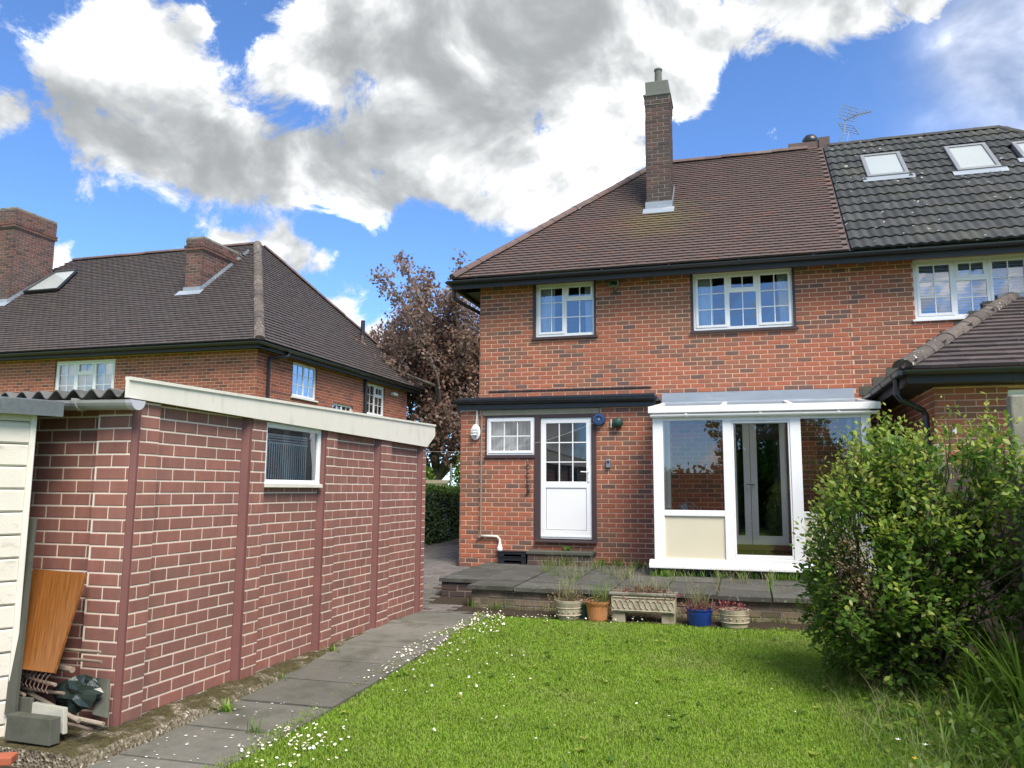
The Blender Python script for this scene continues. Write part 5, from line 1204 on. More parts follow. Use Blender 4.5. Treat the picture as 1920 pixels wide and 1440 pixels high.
    r = MB()
    for k in range(7): x, y = 1598+5.5*k, 219-1.6*k; r.tube([q(x-3, y-5), q(x+4, y+3)], .006, 4)
    r.build('director', STEEL, t)
build_fixtures()

# ------------------------------------------------------------------ foliage helpers
def leaf_arrays(P, D, Nn, L, W, fold=.25, mi=None):
    """pointed oval leaves: base P, direction D, normal N; 6 vertices, 4 triangles each"""
    P = np.asarray(P); D = np.asarray(D); Nn = np.asarray(Nn); n = len(P)
    D = D/np.linalg.norm(D, axis=1, keepdims=True); S = np.cross(D, Nn); S /= np.linalg.norm(S, axis=1, keepdims=True)+1e-9; N2 = np.cross(S, D)
    L = np.asarray(L)[:, None]; W = np.asarray(W)[:, None]
    V = np.stack([P, P+D*L*.45+S*W+N2*W*fold, P+D*L*.8+S*W*.62+N2*W*fold*.4, P+D*L, P+D*L*.8-S*W*.62+N2*W*fold*.4, P+D*L*.45-S*W+N2*W*fold], 1).reshape(-1, 3)
    t = np.array([[0, 1, 5], [1, 2, 5], [2, 4, 5], [2, 3, 4]]); F = (t[None]+6*np.arange(n)[:, None, None]).reshape(-1, 3)
    return V, F, (None if mi is None else np.repeat(np.asarray(mi), 4))
def blade_arrays(P, D, L, W, bend, up=(0, 0, 1)):
    """grass blades that rise and bend over: 5 vertices, 3 triangles each; D horizontal heading"""
    P = np.asarray(P); D = np.asarray(D); n = len(P); L = L[:, None]; W = W[:, None]; bend = bend[:, None]
    S = np.stack([-D[:, 1], D[:, 0], np.zeros(n)], 1); Z = np.array([[0, 0, 1.]])
    m_ = P+Z*L*.6+D*L*bend*.25; t_ = P+Z*L*(1-.35*bend)+D*L*bend*.85
    V = np.stack([P-S*W, P+S*W, m_-S*W*.8, m_+S*W*.8, t_], 1).reshape(-1, 3)
    f = np.array([[0, 1, 3], [0, 3, 2], [2, 3, 4]]); return V, (f[None]+5*np.arange(n)[:, None, None]).reshape(-1, 3)
def strap_arrays(P, D, L, W, bend, seg=6):
    """long arching strap leaves"""
    n = len(P); S = np.stack([-D[:, 1], D[:, 0], np.zeros(n)], 1); Vs = []
    for k in range(seg+1):
        u = k/seg; a = bend*u
        q = P+np.array([[0, 0, 1.]])*(L*(u-.55*bend*u*u))[:, None]+D*(L*bend*.75*u*u+L*.12*u)[:, None]; w = (W*(1-u)**.6*(.6+.9*u if u < .5 else 1.05))[:, None]
        Vs += [q-S*w, q+S*w]
    V = np.stack(Vs, 1).reshape(-1, 3); m_ = 2*(seg+1)
    f = []
    for k in range(seg): a = 2*k; f += [[a, a+1, a+3], [a, a+3, a+2]]
    return V, (np.array(f)[None]+m_*np.arange(n)[:, None, None]).reshape(-1, 3)
def rdir(n):
    a = RNG.uniform(0, 2*np.pi, n); return np.stack([np.cos(a), np.sin(a), np.zeros(n)], 1)
def join(parts):
    V = []; F = []; M_ = []; o = 0
    for k, (v, f) in enumerate(parts): V.append(v); F.append(f+o); M_.append(np.full(len(f), k)); o += len(v)
    return np.concatenate(V), np.concatenate(F), np.concatenate(M_)
ghv = np.vectorize(gh)
PE = np.vectorize(path_edge)

# ------------------------------------------------------------------ lawn
def lawn_ok(x, y):
    return (x > PE(y)+.03*RNG.normal(size=len(x))+.03*np.sin(y*2.3)*np.sin(y*5.1+1)) & (y < 9.42+.05*np.sin(x*5)+.04*RNG.normal(size=len(x)))
def build_lawn():
    n = 400000
    y = 3.2+(9.55-3.2)*RNG.random(n)**1.35; x = -3.5+RNG.random(n)*5.6
    u = 960+1500*((x*RT[0]+y*RT[1])/(x*FW[0]+y*FW[1])); k = lawn_ok(x, y) & (u > -60) & (u < 1990)
    x, y = x[k], y[k]; n = len(x)
    big = np.sin(x*2.1+1.3*np.sin(y*1.7))*np.cos(y*1.9+x)*.5+.5
    L = (.016+.022*RNG.random(n))*(.75+.55*big); edge = np.clip((x-.45)/.6, 0, 1)*np.clip((8.8-y)/1.5, 0, 1); L *= 1+1.2*edge*RNG.random(n)
    e2 = np.clip(1-(x-PE(y))/.12, 0, 1); L *= 1+.6*e2*RNG.random(n)
    V, F = blade_arrays(np.stack([x, y, ghv(x, y)-.012], 1), rdir(n), L, .0010+.0013*RNG.random(n)+.00020*y, .3+.8*RNG.random(n))
    link('lawn_grass', fastmesh('lawn_grass', V, F, GRASS), label='short bright green lawn grass sprinkled with weeds', cat='grass', kind='stuff')
    # daisies: dense drift along the far path edge, a patch near the camera, a few strays
    pts = []
    for _ in range(330): t = RNG.random(); px = 690+230*t+RNG.normal()*26; py = 1256-105*t+RNG.normal()*13; pts.append((px, py))
    for _ in range(150): pts.append((840+RNG.random()*110, 1148+abs(RNG.normal())*16))
    for _ in range(85): pts.append((RNG.normal()*45+570, RNG.normal()*20+1388))
    for _ in range(40): pts.append((RNG.uniform(440, 560), RNG.uniform(1370, 1440)))
    for _ in range(60): pts.append((RNG.uniform(920, 1260), 1152+abs(RNG.normal())*5))
    for _ in range(60): pts.append((RNG.uniform(650, 1000), RNG.uniform(1170, 1300)))
    for _ in range(25): pts.append((RNG.uniform(700, 1500), RNG.uniform(1180, 1420)))
    V = []; F = []; mi = []
    for px, py in pts:
        p = onZ(px, py, -.03); p = onZ(px, py, gh(p[0], p[1])+.03)
        if p[0] < path_edge(p[1])-.07 or p[1] > 9.55: continue
        r = RNG.uniform(.0065, .0105); o = len(V); tilt = RNG.normal(size=2)*.35; n_ = 9
        V.append((p[0], p[1], p[2]+.002))
        for k in range(n_):
            a = 2*np.pi*k/n_; dx, dy = r*np.cos(a), r*np.sin(a); V.append((p[0]+dx, p[1]+dy, p[2]+tilt[0]*dx+tilt[1]*dy))
        for k in range(n_): F.append((o, o+1+k, o+1+(k+1) % n_)); mi.append(0)
        o2 = len(V); rr = r*.36; V.append((p[0], p[1], p[2]+.006))
        for k in range(5): a = 2*np.pi*k/5; V.append((p[0]+rr*np.cos(a), p[1]+rr*np.sin(a), p[2]+.003+tilt[0]*rr*np.cos(a)+tilt[1]*rr*np.sin(a)))
        for k in range(5): F.append((o2, o2+1+k, o2+1+(k+1) % 5)); mi.append(1)
        o3 = len(V); V += [(p[0]-.0012, p[1], p[2]-.045), (p[0]+.0012, p[1], p[2]-.045), (p[0], p[1], p[2])]; F.append((o3, o3+1, o3+2)); mi.append(2)
    link('daisies', fastmesh('daisies', np.array(V), np.array(F), [PETAL, YELLOW, GRASS], mi), label='white daisies scattered through the lawn and along the path edge', cat='daisies', kind='stuff')
    # fallen petals and lichen-white flecks on the path slabs
    V = []; F = []
    for _ in range(95):
        y = RNG.uniform(3.9, 6.6); x = RNG.uniform(-3.62, -3.0); r = RNG.uniform(.006, .014); z = gh(0, y)+.016; o = len(V); a0 = RNG.random()*6
        for k in range(6): a = a0+k*np.pi/3; V.append((x+r*np.cos(a)*RNG.uniform(.7, 1.1), y+r*np.sin(a)*.8, z))
        for k in range(1, 5): F.append((o, o+k, o+k+1))
    link('fallen_petals', fastmesh('fallen_petals', np.array(V), np.array(F), PETAL), label='pale fallen petals lying on the grey path slabs', cat='petals', kind='stuff')
build_lawn()

# ------------------------------------------------------------------ rough grass and strap-leaved clumps at the right
def build_rough():
    # long grass under the shrub
    n = 7000; x = RNG.uniform(.35, 1.92, n); y = RNG.uniform(4.0, 7.6, n); keep = x > .52+.05*(y-4)+.14*RNG.normal(size=n)-.10*(y < 5.2); x, y = x[keep], y[keep]; n = len(x)
    P = np.stack([x, y, ghv(x, y)-.02], 1); V1, F1 = strap_arrays(P, rdir(n), RNG.uniform(.08, .32, n)*np.clip(.55+(x-.6)*1.1, .5, 1.7), RNG.uniform(.0018, .0042, n), RNG.uniform(.3, 1.1, n))
    m_ = 600; x = RNG.uniform(.6, 1.9, m_); y = RNG.uniform(4.4, 7.2, m_); P = np.stack([x, y, ghv(x, y)-.02], 1); V2, F2 = strap_arrays(P, rdir(m_), RNG.uniform(.25, .55, m_), RNG.uniform(.0012, .0022, m_), RNG.uniform(.5, 1.3, m_))
    V, F, mi = join([(V1, F1), (V2, F2)])
    link('rough_grass', fastmesh('rough_grass', V, F, [STRAP, DRYG], mi), label='long uncut grass with dry stems below the shrub', cat='grass', kind='stuff')
    g = np.random.default_rng(41); n = 4200; x = g.uniform(.75, 1.93, n); y = g.uniform(4.2, 6.9, n); hh = np.clip((x-.7)*.55, .05, .55)*(.6+.4*np.sin(x*9+y*5))
    P = np.stack([x, y, ghv(x, y)+g.random(n)*hh], 1); L = g.uniform(.025, .075, n)
    V, F, M_ = leaf_arrays(P, g.normal(size=(n, 3))*np.array([[1, 1, .5]]), g.normal(size=(n, 3))*.5+np.array([[0, -.3, 1]]), L, L*g.uniform(.2, .34, n), mi=(g.random(n)*3).astype(int))
    link('broadleaf_weeds', fastmesh('broadleaf_weeds', V, F, [STRAP, LEAF_G, LEAF_Y], M_), label='lush broad-leaved weeds filling the corner between shrub and fence', cat='weeds', kind='stuff')
    n = 95; cx = g.uniform(-2.9, .8, n); cy = g.uniform(3.9, 9.2, n); k = 9; a = g.uniform(0, 2*np.pi, (n, k)); L = g.uniform(.018, .05, (n, k))
    P = np.stack([np.repeat(cx, k), np.repeat(cy, k), ghv(np.repeat(cx, k), np.repeat(cy, k))+.012], 1); D = np.stack([np.cos(a).ravel(), np.sin(a).ravel(), g.uniform(.1, .6, n*k)], 1)
    V, F, M_ = leaf_arrays(P, D, np.tile([[0, 0, 1.]], (n*k, 1))+g.normal(size=(n*k, 3))*.2, L.ravel(), L.ravel()*.3, mi=np.repeat((g.random(n) < .35).astype(int), k))
    link('lawn_weeds', fastmesh('lawn_weeds', V, F, [LEAF_G, LEAF_Y], M_), label='small broad-leaved weed rosettes dotted through the lawn', cat='weeds', kind='stuff')
    # strap-leaved clumps
    clumps = [(1.72, 6.25, .88, 44), (1.50, 6.30, .58, 28), (1.78, 6.8, .85, 40), (1.66, 5.75, .86, 44), (1.42, 5.15, .46, 22), (1.28, 5.75, .46, 22), (1.66, 5.25, .62, 28), (1.10, 5.45, .32, 16), (1.42, 4.75, .36, 18)]
    labs = ['strap-leaved plant against the fence below the concrete post', 'strap-leaved plant under the right end of the shrub', 'strap-leaved plant furthest back against the fence', 'bright strap-leaved plant at the right edge of the photo',
            'strap-leaved plant low at the bottom right corner', 'mid-sized strap-leaved plant in front of the shrub', 'strap-leaved plant at the right edge below the brightest clump', 'small strap-leaved tuft nearest the open lawn', 'small strap-leaved tuft at the very bottom right']
    for (cx, cy, h, k), lab in zip(clumps, labs):
        t = thing('strap_leaf_plant', lab, 'plant', (cx, cy, gh(cx, cy)), 'strap-leaved plants by the fence')
        for q in range(k):
            P = np.array([[cx+RNG.normal()*.05, cy+RNG.normal()*.05, gh(cx, cy)-.02]])
            V, F = strap_arrays(P, rdir(1), np.array([h*RNG.uniform(.7, 1.25)]), np.array([RNG.uniform(.008, .014)]), np.array([RNG.uniform(.15, .8)]), 7)
            link('leaf', fastmesh('leaf', V, F, STRAP), t)
    # little yellow and white flowers in the rough
    for k, (px, py) in enumerate(((1716, 1424), (1684, 1388), (1735, 1398), (1690, 1283))):
        p = Vector(onZ(px, py, .05)); lab = ['yellow buttercup in the rough grass at the bottom right', 'cream flower head left of the buttercup', 'cream flower head right of and above the buttercup', 'small cream flower at the foot of the shrub'][k]
        t = thing('wild_flower', lab, 'flower', (p.x, p.y, gh(p.x, p.y)))
        MB().tube([(p.x, p.y, gh(p.x, p.y)-.01), (p.x+.004, p.y, .05)], .0015, 4).build('stem', STRAP, t); f = MB()
        for a in range(5): w = a*2*math.pi/5; f.add([(p.x, p.y, .05), (p.x+.012*math.cos(w-.5), p.y+.012*math.sin(w-.5), .056), (p.x+.017*math.cos(w), p.y+.017*math.sin(w), .060), (p.x+.012*math.cos(w+.5), p.y+.012*math.sin(w+.5), .056)], [(0,1,2,3)])
        f.build('petal', YELLOW if k == 0 else PETAL, t)
build_rough()

# ------------------------------------------------------------------ big shrub by the fence
def build_shrub():
    base = Vector((1.12, 7.1, gh(1, 7.1)))
    S = thing('shrub', 'big leafy green shrub with yellowish tips and dry brown patches by the fence', 'shrub', tuple(base))
    ell = [((.90, 7.2, 1.0), (.46, .9, 1.0)), ((1.02, 6.8, .66), (.50, .65, .60)), ((1.55, 7.0, 1.52), (.48, .7, .55)), ((1.15, 7.3, 1.62), (.50, .7, .50)),
           ((.78, 7.4, .5), (.32, .8, .5)), ((1.82, 6.75, 1.25), (.26, .5, .75)), ((1.3, 6.9, 1.15), (.50, .6, .60)), ((1.36, 7.1, .8), (.38, .5, .6)), ((1.70, 6.85, .80), (.26, .4, .55)), ((.72, 7.5, .62), (.30, .8, .60)), ((1.78, 6.4, 1.15), (.20, .22, .60)), ((1.74, 6.5, 1.75), (.22, .3, .35))]
    stems = MB(); tips = []
    rr = random.Random(11)
    vol = [a*b*c for _, (a, b, c) in ell]
    for k in range(820):
        (c, r) = rr.choices(ell, vol)[0]
        while True:
            d = Vector((rr.gauss(0, 1), rr.gauss(0, 1), rr.gauss(0, 1)+.25)).normalized()
            if not (d.y > .55): break
        s = rr.uniform(.62, 1.03)*(1+.10*math.sin(5*d.x+3*d.z)); p = Vector(c)+Vector((d.x*r[0], d.y*r[1], d.z*r[2]))*s
        if p.z < .06 or p.x > 1.88: continue
        inner = Vector(c)*.35+(p-Vector((0, 0, .25)))*.65 if rr.random() < .9 else p-Vector((0, 0, .25))
        tips.append((inner, p, d))
    for k, (a, p, d) in enumerate(tips):
        if k % 5 == 0:
            b0 = Vector((1.12+rr.uniform(-.25, .3), 7.1+rr.uniform(-.3, .3), .0)); m1 = b0.lerp(a, .55)+Vector((rr.uniform(-.08, .08), rr.uniform(-.08, .08), .12))
            stems.tube([b0, m1, a], [.010, .007, .004], 5, caps=False)
        stems.tube([a, a.lerp(p, .5)+Vector((0, 0, .02)), p], [.004, .003, .0015], 4, caps=False)
    stems.build('stems', BARK, S)
    P = []; D = []; N = []; L = []; W = []; mi = []
    for a, p, d in tips:
        brown = (math.sin(p.x*9+1.2)+math.sin(p.z*5.3+p.x*3+.7)+math.sin(p.y*4)) > 1.55 and p.x < 1.2
        nl = rr.randint(22, 32)
        tw = (p-a); tl = tw.length; tw.normalize()
        ext = p+ (tw+Vector((0, 0, .7))).normalized()*rr.uniform(.02, .14 if p.z > 1.5 else .06)
        for q in range(nl):
            f = q/nl; pos = a.lerp(p, .25+.75*f) if f < .75 else p.lerp(ext, (f-.75)*4)
            pos = pos+Vector((rr.gauss(0, .035), rr.gauss(0, .035), rr.gauss(0, .03)))
            side = Vector((rr.gauss(0, 1), rr.gauss(0, 1), rr.gauss(0, .5))).normalized()
            dd = (side+tw*.5+d*.5+Vector((0, 0, .12 if f > .7 else -.15))).normalized()
            nn = (Vector((0, 0, 1))+d*.5+Vector((rr.gauss(0, .45), rr.gauss(0, .45), rr.gauss(0, .3)))).normalized()
            P.append(pos); D.append(dd); N.append(nn)
            big = .042+.030*rr.random()
            if brown: big *= .55
            if f > .8: big *= .72
            L.append(big); W.append(big*rr.uniform(.24, .32))
            young = f > .60 and p.z > 1.2 and rr.random() < .85 or (f > .6 and rr.random() < .32)
            mi.append(3 if brown and rr.random() < .75 else 0 if young else (2 if rr.random() < .42 else 1))
    P, D, N, L, W, mi = map(np.array, (P, D, N, L, W, mi))
    pr = np.array([project(p) for p in P]); score = L/pr[:, 2]*1000
    d_in = np.array([min(sum(((p[i]-c[i])/r[i])**2 for i in range(3)) for c, r in ell) for p in P]); front = d_in+(-(P[:, 1]-7.0))*.5
    order = np.argsort(-(score*.15+front)); top = order[:300]; rest = order[300:]
    mats = [LEAF_Y, LEAF_G, LEAF_D, LEAF_B]
    for k in top:
        V, F, _ = leaf_arrays(P[k:k+1], D[k:k+1], N[k:k+1], L[k:k+1], W[k:k+1]); link('leaf', fastmesh('leaf', V, F, mats[mi[k]]), S)
    V, F, M_ = leaf_arrays(P[rest], D[rest], N[rest], L[rest], W[rest], mi=mi[rest])
    link('foliage', fastmesh('foliage', V, F, mats, M_), S, kind='stuff')
build_shrub()

# ------------------------------------------------------------------ fence behind the shrub
def build_fence():
    F = thing('fence', 'weathered close-board timber fence with concrete post behind the shrub', 'fence', (1.97, 7, 0))
    P = Pieces('fence_board', ([(0,0,0),(1,0,0),(1,1,0),(0,1,0),(0,0,1),(1,0,1),(1,1,1),(0,1,1)], [(4,5,6,7),(0,1,5,4),(1,2,6,5),(2,3,7,6),(3,0,4,7)]), FENCEW)
    rail = MB()
    for z in (.35, 1.0, 1.62): rail.box(1.99, 2.03, 3.0, 10.5, z, z+.07)
    rl = rail.build('rail', FENCEW, F)
    y = 3.0
    while y < 10.5:
        w = random.uniform(.115, .13); h = 1.72+.004*random.uniform(-1, 1)
        P.add(Matrix.Translation((1.96+random.uniform(0, .006), y, gh(0, y)+.03)) @ Matrix.Rotation(.11, 4, 'Z') @ Matrix.Diagonal((.012, w, h, 1)), F, w); y += w-.012
    P.finish()
    for yy, zt in ((6.78, 2.22), (9.4, 2.0)): MB().box(1.90, 2.0, yy-.06, yy+.06, -.2, zt).build('concrete_post', CONC, F, bevel=.015)
build_fence()

# ------------------------------------------------------------------ hedge, trees and bushes beyond
def leaf_blob(n, c, r, size, seed, shell=.55, flat=None):
    g = np.random.default_rng(seed); d = g.normal(size=(n, 3)); d /= np.linalg.norm(d, axis=1, keepdims=True)
    s = shell+(1-shell)*g.random((n, 1))**.6; s *= 1+.18*np.sin(4*d[:, :1]*3+d[:, 2:]*5)
    P = np.array(c)+d*np.array(r)*s; D = d*.6+g.normal(size=(n, 3)); N = np.array([[0, 0, 1.]])+d*.6+g.normal(size=(n, 3))*.5
    L = size*g.uniform(.6, 1.3, n); return P, D, N, L, L*g.uniform(.28, .4, n)
def build_hedge():
    H = thing('hedge', 'clipped dark green hedge along the driveway with bright green top', 'hedge', (-7.1, 16.5, .3))
    g = np.random.default_rng(4); n = 26000
    x0, x1, y0, y1 = -7.7, -6.42, 13.2, 21.5; z0 = .28
    top = lambda y: 1.47+.045*np.sin(y*2.1)
    a = int(n*.62); y = g.uniform(y0, y1, a); z = z0+g.random(a)*(top(y)-z0); P1 = np.stack([x1-np.abs(g.normal(size=a))*.09+.03*np.sin(y*3+z*4), y, z], 1); N1 = np.array([[1., 0, .5]])+g.normal(size=(a, 3))*.5
    b = n-a; y = g.uniform(y0, y1, b); P2 = np.stack([g.uniform(x0, x1+.02, b), y, top(y)+g.normal(size=b)*.03+.04*(g.random(b) < .12)], 1); N2 = np.array([[0, 0, 1.]])+g.normal(size=(b, 3))*.4
    P = np.concatenate([P1, P2]); N = np.concatenate([N1, N2]); D = g.normal(size=(n, 3))+np.array([[0, 0, .5]])
    L = .055*g.uniform(.6, 1.3, n); mi = np.where(P[:, 2] > top(P[:, 1])-.07, 1, 0)
    V, F, M_ = leaf_arrays(P, D, N, L, L*.33, mi=mi); link('foliage', fastmesh('foliage', V, F, [HEDGE_D, HEDGE_T], M_), H, kind='stuff')
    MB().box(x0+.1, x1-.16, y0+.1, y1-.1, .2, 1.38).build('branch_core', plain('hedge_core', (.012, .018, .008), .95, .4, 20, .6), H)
build_hedge()
def grow_tree(H, base, limbs, seed, mat_b, crown_pts, r0):
    rr = random.Random(seed); mb = MB(); ends = []
    def branch(p, d, L, r, depth):
        pts = [p]; q = p.copy(); dd = d.copy(); n = 4
        for k in range(n):
            dd = (dd+Vector((rr.gauss(0, .13), rr.gauss(0, .13), rr.gauss(0, .08)+.05))).normalized(); q = q+dd*(L/n); pts.append(q.copy())
        mb.tube(pts, [r*(1-.45*k/n) for k in range(n+1)], 6 if depth < 2 else 4, caps=False)
        if depth >= 2: ends.extend([(pts[2], dd), (pts[3], dd), (pts[4], dd)])
        if depth < 4:
            for k in range(rr.choice((2, 3, 3))):
                a = pts[rr.choice((2, 3, 4, 4))]; nd_ = (dd+Vector((rr.gauss(0, .55), rr.gauss(0, .55), rr.gauss(.12, .35)))).normalized(); branch(a, nd_, L*rr.uniform(.55, .82), r*.52, depth+1)
    for d, L, h in limbs: branch(base+Vector((0, 0, h)), Vector(d).normalized(), L, r0*.6, 1)
    mb.tube([base, base+Vector((.02, 0, crown_pts*.5)), base+Vector((0, .05, crown_pts))], [r0*1.2, r0, r0*.7], 10, caps=False)
    mb.build('trunk', mat_b, H, smooth=True)
    return ends
def build_trees():
    base = Vector((-10.35, 26.0, .2))
    T = thing('purple_tree', 'tall airy purple-leaved tree standing between the two houses', 'tree', tuple(base))
    limbs = [((-.6, .1, .9), 2.6, 1.4), ((.55, -.2, .9), 2.5, 1.5), ((-.15, .3, 1), 3.0, 1.9), ((.2, -.4, 1), 3.0, 2.0), ((-.9, -.2, .65), 2.4, 1.7), ((.8, .2, .7), 2.3, 1.8), ((.0, 0, 1), 3.3, 2.1), ((-.45, -.3, .55), 2.0, 1.5), ((.5, .3, .5), 2.0, 1.5)]
    ends = grow_tree(T, base, limbs, 21, BARKT, 2.3, .20)
    g = np.random.default_rng(9); P = []; D = []
    for p, d in ends:
        dens = 48 if p.z < 6.8 else 30
        k = g.poisson(dens)
        for _ in range(k): P.append(np.array(p)+g.normal(size=3)*np.array([.17, .17, .14])); D.append(np.array(d)*.5+g.normal(size=3))
    for c, r, n in (((-11.0, 25.6, 3.9), (1.7, 1.3, 1.4), 4600), ((-9.4, 25.8, 3.7), (1.6, 1.3, 1.5), 5200), ((-9.0, 26.0, 5.4), (1.4, 1.0, 1.2), 2600), ((-10.6, 26, 5.7), (1.9, 1.2, 1.2), 3000), ((-8.6, 26.0, 2.6), (1.2, 1.0, 1.1), 2200), ((-12.3, 26, 6.2), (1.1, .9, 1.1), 2300), ((-8.3, 26, 6.6), (.9, .8, 1.2), 2000), ((-11.2, 26, 7.2), (1.0, .8, .9), 1700), ((-9.7, 26, 7.5), (.8, .8, .9), 1500), ((-10.4, 26, 6.4), (1.8, 1, 1.0), 2200)):
        q = leaf_blob(n, c, r, .1, int(n), .35); P += list(q[0]); D += list(q[1])
    P = np.array(P); D = np.array(D); n = len(P); N = g.normal(size=(n, 3))+np.array([[0, 0, .8]]); L = g.uniform(.08, .165, n)
    V, F, _ = leaf_arrays(P, D, N, L, L*.36); link('crown', fastmesh('crown', V, F, PURPLE), T, kind='stuff')
    # green bushes behind the hedge
    for k, (c, r, n, lab) in enumerate((((-8.05, 24.2, 1.9), (.9, .8, .9), 3800, 'bright green bush behind the hedge next to the house corner'), ((-10.3, 24.0, 1.6), (.7, .7, .9), 2600, 'green bush behind the hedge beside the garage'), ((-11.6, 24.8, 2.2), (1.2, .9, 1.6), 3500, 'dark bush under the purple tree beside the neighbouring house'))):
        B = thing('bush', lab, 'bush', (c[0], c[1], .25))
        P, D, N, L, W = leaf_blob(n, c, r, .10, 50+k, .45); V, F, M_ = leaf_arrays(P, D, N, L, W, mi=(np.random.default_rng(k).random(n) < .5).astype(int))
        link('foliage', fastmesh('foliage', V, F, [LEAF_G, LEAF_D] if k < 2 else [PURPLE, LEAF_D], M_), B, kind='stuff')
        mb = MB(); rr = random.Random(k)
        for q in range(14): mb.tube([(c[0]+rr.uniform(-.15, .15), c[1], .2), (c[0]+rr.uniform(-.3, .3)*r[0], c[1]+rr.uniform(-.3, .3), c[2]*.6), (c[0]+rr.uniform(-.8, .8)*r[0], c[1]+rr.uniform(-.6, .6)*r[1], c[2]+rr.uniform(-.2, .7)*r[2])], [.03, .018, .006], 5, caps=False)
        mb.build('stems', BARK, B)
    w = thing('garden_wall', 'low pale rendered wall with capping seen just above the hedge', 'wall', (-9.4, 22.6, .3))
    MB().box(-11.5, -8.62, 22.5, 22.7, .2, 1.66).build('wall_body', WHITE_OLD, w); MB().box(-11.5, -8.58, 22.45, 22.75, 1.66, 1.76).build('capping', LINTEL, w)
    MB().tube([(-8.5, 22.6, .3), (-8.5, 22.6, 2.25)], .035, 8).build('metal_post', STEEL, label='slim pale metal post standing by the low pale wall', cat='post')
build_trees()

def build_garden_end():
    T = thing('garden_tree', 'leafy green garden tree mirrored in the conservatory glass', 'tree', (.9, -8.6, -.1))
    P = []; D = []; N = []; L = []; W = []
    for c, r, n in (((.9, -8.6, 3.6), (2.0, 1.5, 1.9), 5200), ((2.2, -8.4, 2.4), (1.6, 1.2, 1.5), 3000), ((-.3, -8.8, 2.0), (1.0, 1.0, 1.2), 1800)):
        q = leaf_blob(n, c, r, .2, n, .4); [a.extend(b) for a, b in zip((P, D, N, L, W), q)]
    V, F, _ = leaf_arrays(*map(np.array, (P, D, N, L, W))); link('crown', fastmesh('crown', V, F, LEAF_D), T, kind='stuff')
    MB().tube([(.9, -8.6, -.2), (.95, -8.6, 1.5), (.8, -8.5, 3.6)], [.16, .12, .05], 8).build('trunk', BARK, T)
    H = thing('boundary_hedge', 'tall green boundary hedge mirrored in the house windows', 'hedge', (0, -9.5, -.1))
    g = np.random.default_rng(31); n = 9000; P = np.stack([g.uniform(-13, 9, n), -9.2-np.abs(g.normal(size=n))*.3, g.uniform(-.1, 2.3, n)+.15*g.normal(size=n)], 1); L = g.uniform(.1, .22, n)
    V, F, _ = leaf_arrays(P, g.normal(size=(n, 3)), g.normal(size=(n, 3))+np.array([[0, 1, .4]]), L, L*.4); link('foliage', fastmesh('foliage', V, F, LEAF_D), H, kind='stuff')
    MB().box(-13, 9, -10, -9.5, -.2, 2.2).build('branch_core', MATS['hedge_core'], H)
build_garden_end()

# ------------------------------------------------------------------ pots along the patio wall
def pot_plant(kind, x, y, z, r, label, seed, mats, n=70, h=.3):
    n = int(n*1.5); g = np.random.default_rng(seed); t = thing('potted_plant', label, 'plant', (x, y, z))
    P = np.array([x, y, z])+np.stack([g.normal(size=n)*r*.45, g.normal(size=n)*min(r*.45, .05), np.zeros(n)], 1); a = g.uniform(0, 2*np.pi, n); D = np.stack([np.cos(a), np.sin(a), np.zeros(n)], 1)
    V, F = strap_arrays(P, D, h*g.uniform(.4, 1.2, n), g.uniform(.0015, .003, n), g.uniform(.2, .9, n)); link('stems', fastmesh('stems', V, F, mats[0]), t)
    m_ = n*3; d = g.normal(size=(m_, 3)); P = np.array([x, y, z+.02])+d*np.array([r*.6, min(r*.6, .06), min(r*.2, .03)]); L = g.uniform(.016, .032, m_)
    V, F, _ = leaf_arrays(P, d+g.normal(size=(m_, 3))*.5, g.normal(size=(m_, 3))+np.array([[0, 0, 1]]), L, L*.38); link('leaves', fastmesh('leaves', V, F, mats[1]), t)
